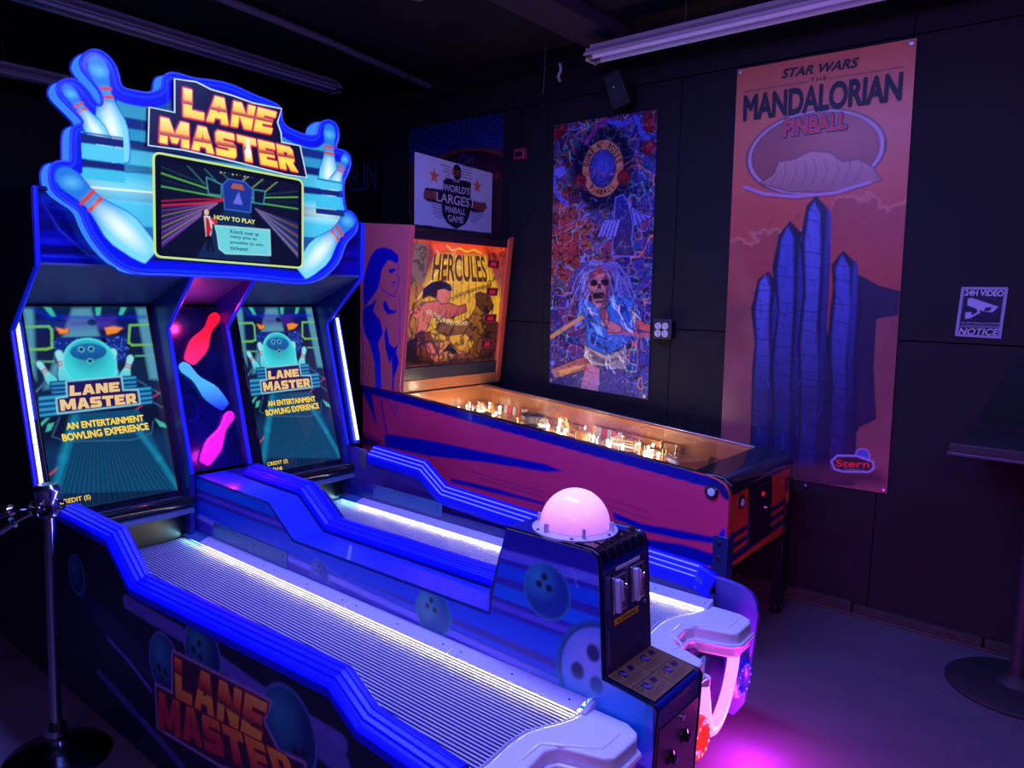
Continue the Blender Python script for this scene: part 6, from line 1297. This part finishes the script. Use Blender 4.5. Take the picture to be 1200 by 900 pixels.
for q_ in ([(0.6997,0.7232),(0.804,0.72),(0.8053,0.675),(0.7034,0.6803)], [(0.7166,0.5252),(0.8177,0.5249),(0.8166,0.4803),(0.7156,0.4809)], [(0.7163,0.3334),(0.8287,0.3347),(0.8275,0.2906),(0.7174,0.2928)], [(0.7087,0.1469),(0.8203,0.1464),(0.8192,0.1027),(0.7099,0.1067)]):
    c.poly(q_, (30, 8, 20), outline=((120, 30, 50), .008)); m_ = (sum(p[0] for p in q_)/4, sum(p[1] for p in q_)/4); c.poly([(m_[0]-.03, m_[1]-.014), (m_[0]+.03, m_[1]-.014), (m_[0]+.03, m_[1]+.014), (m_[0]-.03, m_[1]+.014)], (200, 30, 50), grad=((120, 14, 40), (m_[0], m_[1]-.02), (m_[0], m_[1]+.02)))
bgw = lambda U, V: (gx0+U/.86*(gx1-gx0), gy0+V/.82*(gy1-gy0))
c.build('backglass_art', m_bg, gl, GF, z=-.0105, warp=bgw)
q_ = [(0.1943,0.7377),(0.6501,0.7447),(0.7078,0.5724),(0.1843,0.57)]
words('backglass_lettering', 'HERCULES', tuple(bgw(*p) for p in q_), GF, emi('dark_amber_text', (96, 44, 8), .7), gl, -.0095, .02)
MB().box(gx0, gx1, gy0, gy1, -.006, -.003).build('cover_glass', glassmat('backglass_cover'), pb, world=GF)
MB().lathe([(.008, 0), (.008, .006), (0, .006)], (GWd-.07, GH-.04, .002), 10).build('backbox_lock', m_chrome, pb, world=GF)
# ---------------- topper board standing on the backbox
tp = thing('game_sign_board', (-3.5, 3.66, 2.07), 'white board reading world\'s largest pinball game, standing on the pinball machine', 'sign')
tqf = frame((-3.5, 3.284, 2.055), (0, 1, 0), (0, 0, 1)); c4 = [(0, .47), (.759, .438), (.755, -.014), (.002, .0)]
MB().prism([(a+3.284, b+2.055) for a, b in [(0, .47), (.733, .440), (.730, -.012), (.002, .0)]], 'X', -3.512, -3.501).build('board', mat('white_board', (.58, .56, .68), .45), tp)
bx('board_foot', m_black, tp, -3.54, -3.47, 3.34, 3.40, 2.037, 2.08, .003); bx('board_foot', m_black, tp, -3.54, -3.47, 3.92, 3.98, 2.037, 2.08, .003)
TW, TH = .76, .45
c = Canvas(0, 0, TW, TH, .0045, (196, 192, 215)); IK = (26, 16, 44)
wt = quadwarp(TW, TH, (0, .47), (.733, .440), (.730, -.012), (.002, .0))
c.poly([(0.0699,0.2163),(0.0885,0.2535),(0.1538,0.2586),(0.255,0.2637),(0.2535,0.3222),(0.2876,0.34),(0.4674,0.3536),(0.5335,0.3527),(0.5274,0.2525),(0.5862,0.2301),(0.6853,0.2384),(0.7068,0.2094),(0.6678,0.1718),(0.5886,0.1636),(0.5304,0.1657),(0.5131,0.1133),(0.4766,0.0713),(0.3853,0.0296),(0.2949,0.0612),(0.2503,0.1032),(0.24,0.1729),(0.1063,0.1739),(0.0736,0.1884)], IK)
c.ell(*[(0.389,0.394)][0], .045, .05, IK)
for k in range(5):
    a = [(0.2256,0.4163),(0.5408,0.4158)]; c.line([(a[0][0]-.0+.03*(k % 2)+.01*k, a[0][1]-.018*k), (a[0][0]+.10, a[0][1]-.018*k-.004)], .0045, IK); c.line([(a[1][0]-.10, a[1][1]+.03-.018*k), (a[1][0]+.0-.015*(k % 2), a[1][1]+.03-.018*k)], .0045, IK)
    a = [(0.1392,0.1638),(0.6884,0.1617)]; c.line([(a[0][0]+.01*k, a[0][1]-.018*k), (a[0][0]+.11, a[0][1]-.018*k-.006)], .0045, IK); c.line([(a[1][0]-.15, a[1][1]-.016*k), (a[1][0]-.01-.02*k, a[1][1]-.016*k)], .0045, IK)
def star(x, y, r): c.poly([(x+(r if i % 2 == 0 else r*.42)*math.sin(i*PI/5), y+(r if i % 2 == 0 else r*.42)*math.cos(i*PI/5)) for i in range(10)], (215, 90, 60))
star(*[(0.1687,0.3362)][0], .052); star(*[(0.5979,0.3362)][0], .05)
c.line([(0.0973,0.2149),(0.1796,0.2199)], .05, (150, 70, 60)); c.line([(0.5832,0.2045),(0.6664,0.2075)], .05, (150, 70, 60))
for k in range(5):
    a = [(0.0973,0.2149),(0.5832,0.2045)]; 
    for p_ in a: c.line([(p_[0]+.014*k, p_[1]-.03), (p_[0]+.014*k, p_[1]+.03)], .003, IK)
c.mask = None
c.build('board_print', m_pr, tp, tqf, z=-.0002, warp=wt)
m_cream = mat('cream_ink', srgb(200, 190, 200), .5); m_or = mat('rust_ink', srgb(190, 90, 60), .5)
for s_, q_, m_ in (('PLAY', [(0.335,0.4078),(0.436,0.4087),(0.4335,0.3719),(0.336,0.3688)], m_or), ('THE', [(0.3439,0.3416),(0.4123,0.3464),(0.4127,0.332),(0.3443,0.3274)], m_cream), ("WORLD'S", [(0.2539,0.3047),(0.5216,0.3111),(0.5117,0.2674),(0.2585,0.2607)], m_cream), ('LARGEST', [(0.1908,0.2415),(0.5817,0.2458),(0.5722,0.1865),(0.1921,0.1869)], m_cream), ('PINBALL', [(0.2747,0.1661),(0.4809,0.1687),(0.4747,0.1307),(0.2791,0.131)], m_cream), ('GAME', [(0.297,0.1155),(0.4601,0.1164),(0.454,0.0748),(0.3087,0.0749)], m_cream)):
    words('board_lettering', s_, tuple(wt(p[0], p[1]) for p in q_), tqf, m_, tp, .0012, .015)

# ================================================================ rope post at the left
st = thing('rope_post', (-2.73, .88, 0), 'chrome rope barrier post with a dark round base at the left edge', 'barrier post')
m_chb = mat('tarnished_chrome', (.42, .42, .5), .16, metal=1)
MB().lathe([(.165, 0), (.168, .012), (.16, .02), (.10, .04), (.05, .06), (.034, .075), (.024, .085), (.024, .10)], (-2.74, .88, 0), 36).build('base', mat('dark_chrome_base', (.12, .11, .16), .18, metal=1), st)
MB().lathe([(.032, .08), (.036, .10), (.030, .125), (.022, .14), (.019, .15)], (-2.74, .88, 0), 24).build('base_collar', m_chb, st)
MB().tube([(-2.738, .88, .10), (-2.70, .88, .93)], .0175, 20).build('pole', m_chb, st)
hdd = MB().lathe([(.030, .885), (.036, .89), (.037, .905), (.034, .915), (.034, .965), (.038, .972), (.038, .985), (.030, .995), (0, .998)], (-2.70, .88, 0), 24).build('post_head', m_chb, st)
for k in range(4):
    a = PI*.25+k*PI/2; u = Vector((math.cos(a), math.sin(a), 0)); c0 = Vector((-2.70, .88, .925))+u*.042
    ring = [c0+u*.014*math.cos(t)+Vector((0, 0, .014*math.sin(t))) for t in np.linspace(0, 2*PI, 12, endpoint=False)]
    MB().tube(ring, .004, 6, closed=True).build('rope_ring', m_chb, hdd)
m_velvet = mat('purple_velvet_rope', (.05, .01, .12), .9, bump=.4)
def rope(name, p, label):
    o = thing(name, p[0], label, 'barrier rope')
    MB().tube(p[:2], .010, 10).build('snap_hook', m_chb, o)
    MB().tube(p[1:3], [.020, .022], 14).build('chrome_end', m_chb, o)
    MB().tube(p[2:], .019, 12).build('rope', m_velvet, o)
rope('barrier_rope', [(-2.735, .84, .92), (-2.79, .80, .905), (-2.86, .745, .88), (-2.94, .68, .855), (-3.05, .60, .80), (-3.2, .45, .70), (-3.45, .2, .60)], 'velvet barrier rope with chrome end, upper one at the left edge')
rope('barrier_rope', [(-2.72, .835, .90), (-2.745, .79, .875), (-2.79, .735, .83), (-2.86, .67, .77), (-2.95, .58, .69), (-3.1, .45, .60), (-3.3, .2, .52)], 'velvet barrier rope drooping lower from the chrome post')
# ================================================================ tall pedestal table at the right
tb_ = thing('pedestal_table', (-.20, 3.72, 0), 'tall black square pedestal table with round base at the right edge', 'table')
m_tab = mat('black_table', (.010, .008, .015), .6, noise=(10, (.02, .016, .028)))
bx('table_top', m_tab, tb_, -.50, .10, 3.47, 4.03, 1.045, 1.085, .006)
bx('edge_band', mat('dull_edge_band', (.09, .075, .14), .3, metal=.4), tb_, -.503, .103, 3.467, 4.033, 1.035, 1.047, .002)
MB().tube([(-.20, 3.74, .03), (-.20, 3.74, 1.04)], .035, 20).build('column', m_tab, tb_)
MB().lathe([(.27, 0), (.272, .012), (.26, .02), (.08, .035), (.05, .06), (.036, .07)], (-.20, 3.74, 0), 40).build('round_base', m_tab, tb_)
MB().box(-.42, .02, 3.72, 3.76, 1.01, 1.035).box(-.22, -.18, 3.52, 3.96, 1.01, 1.035).build('top_bracket', m_black, tb_)
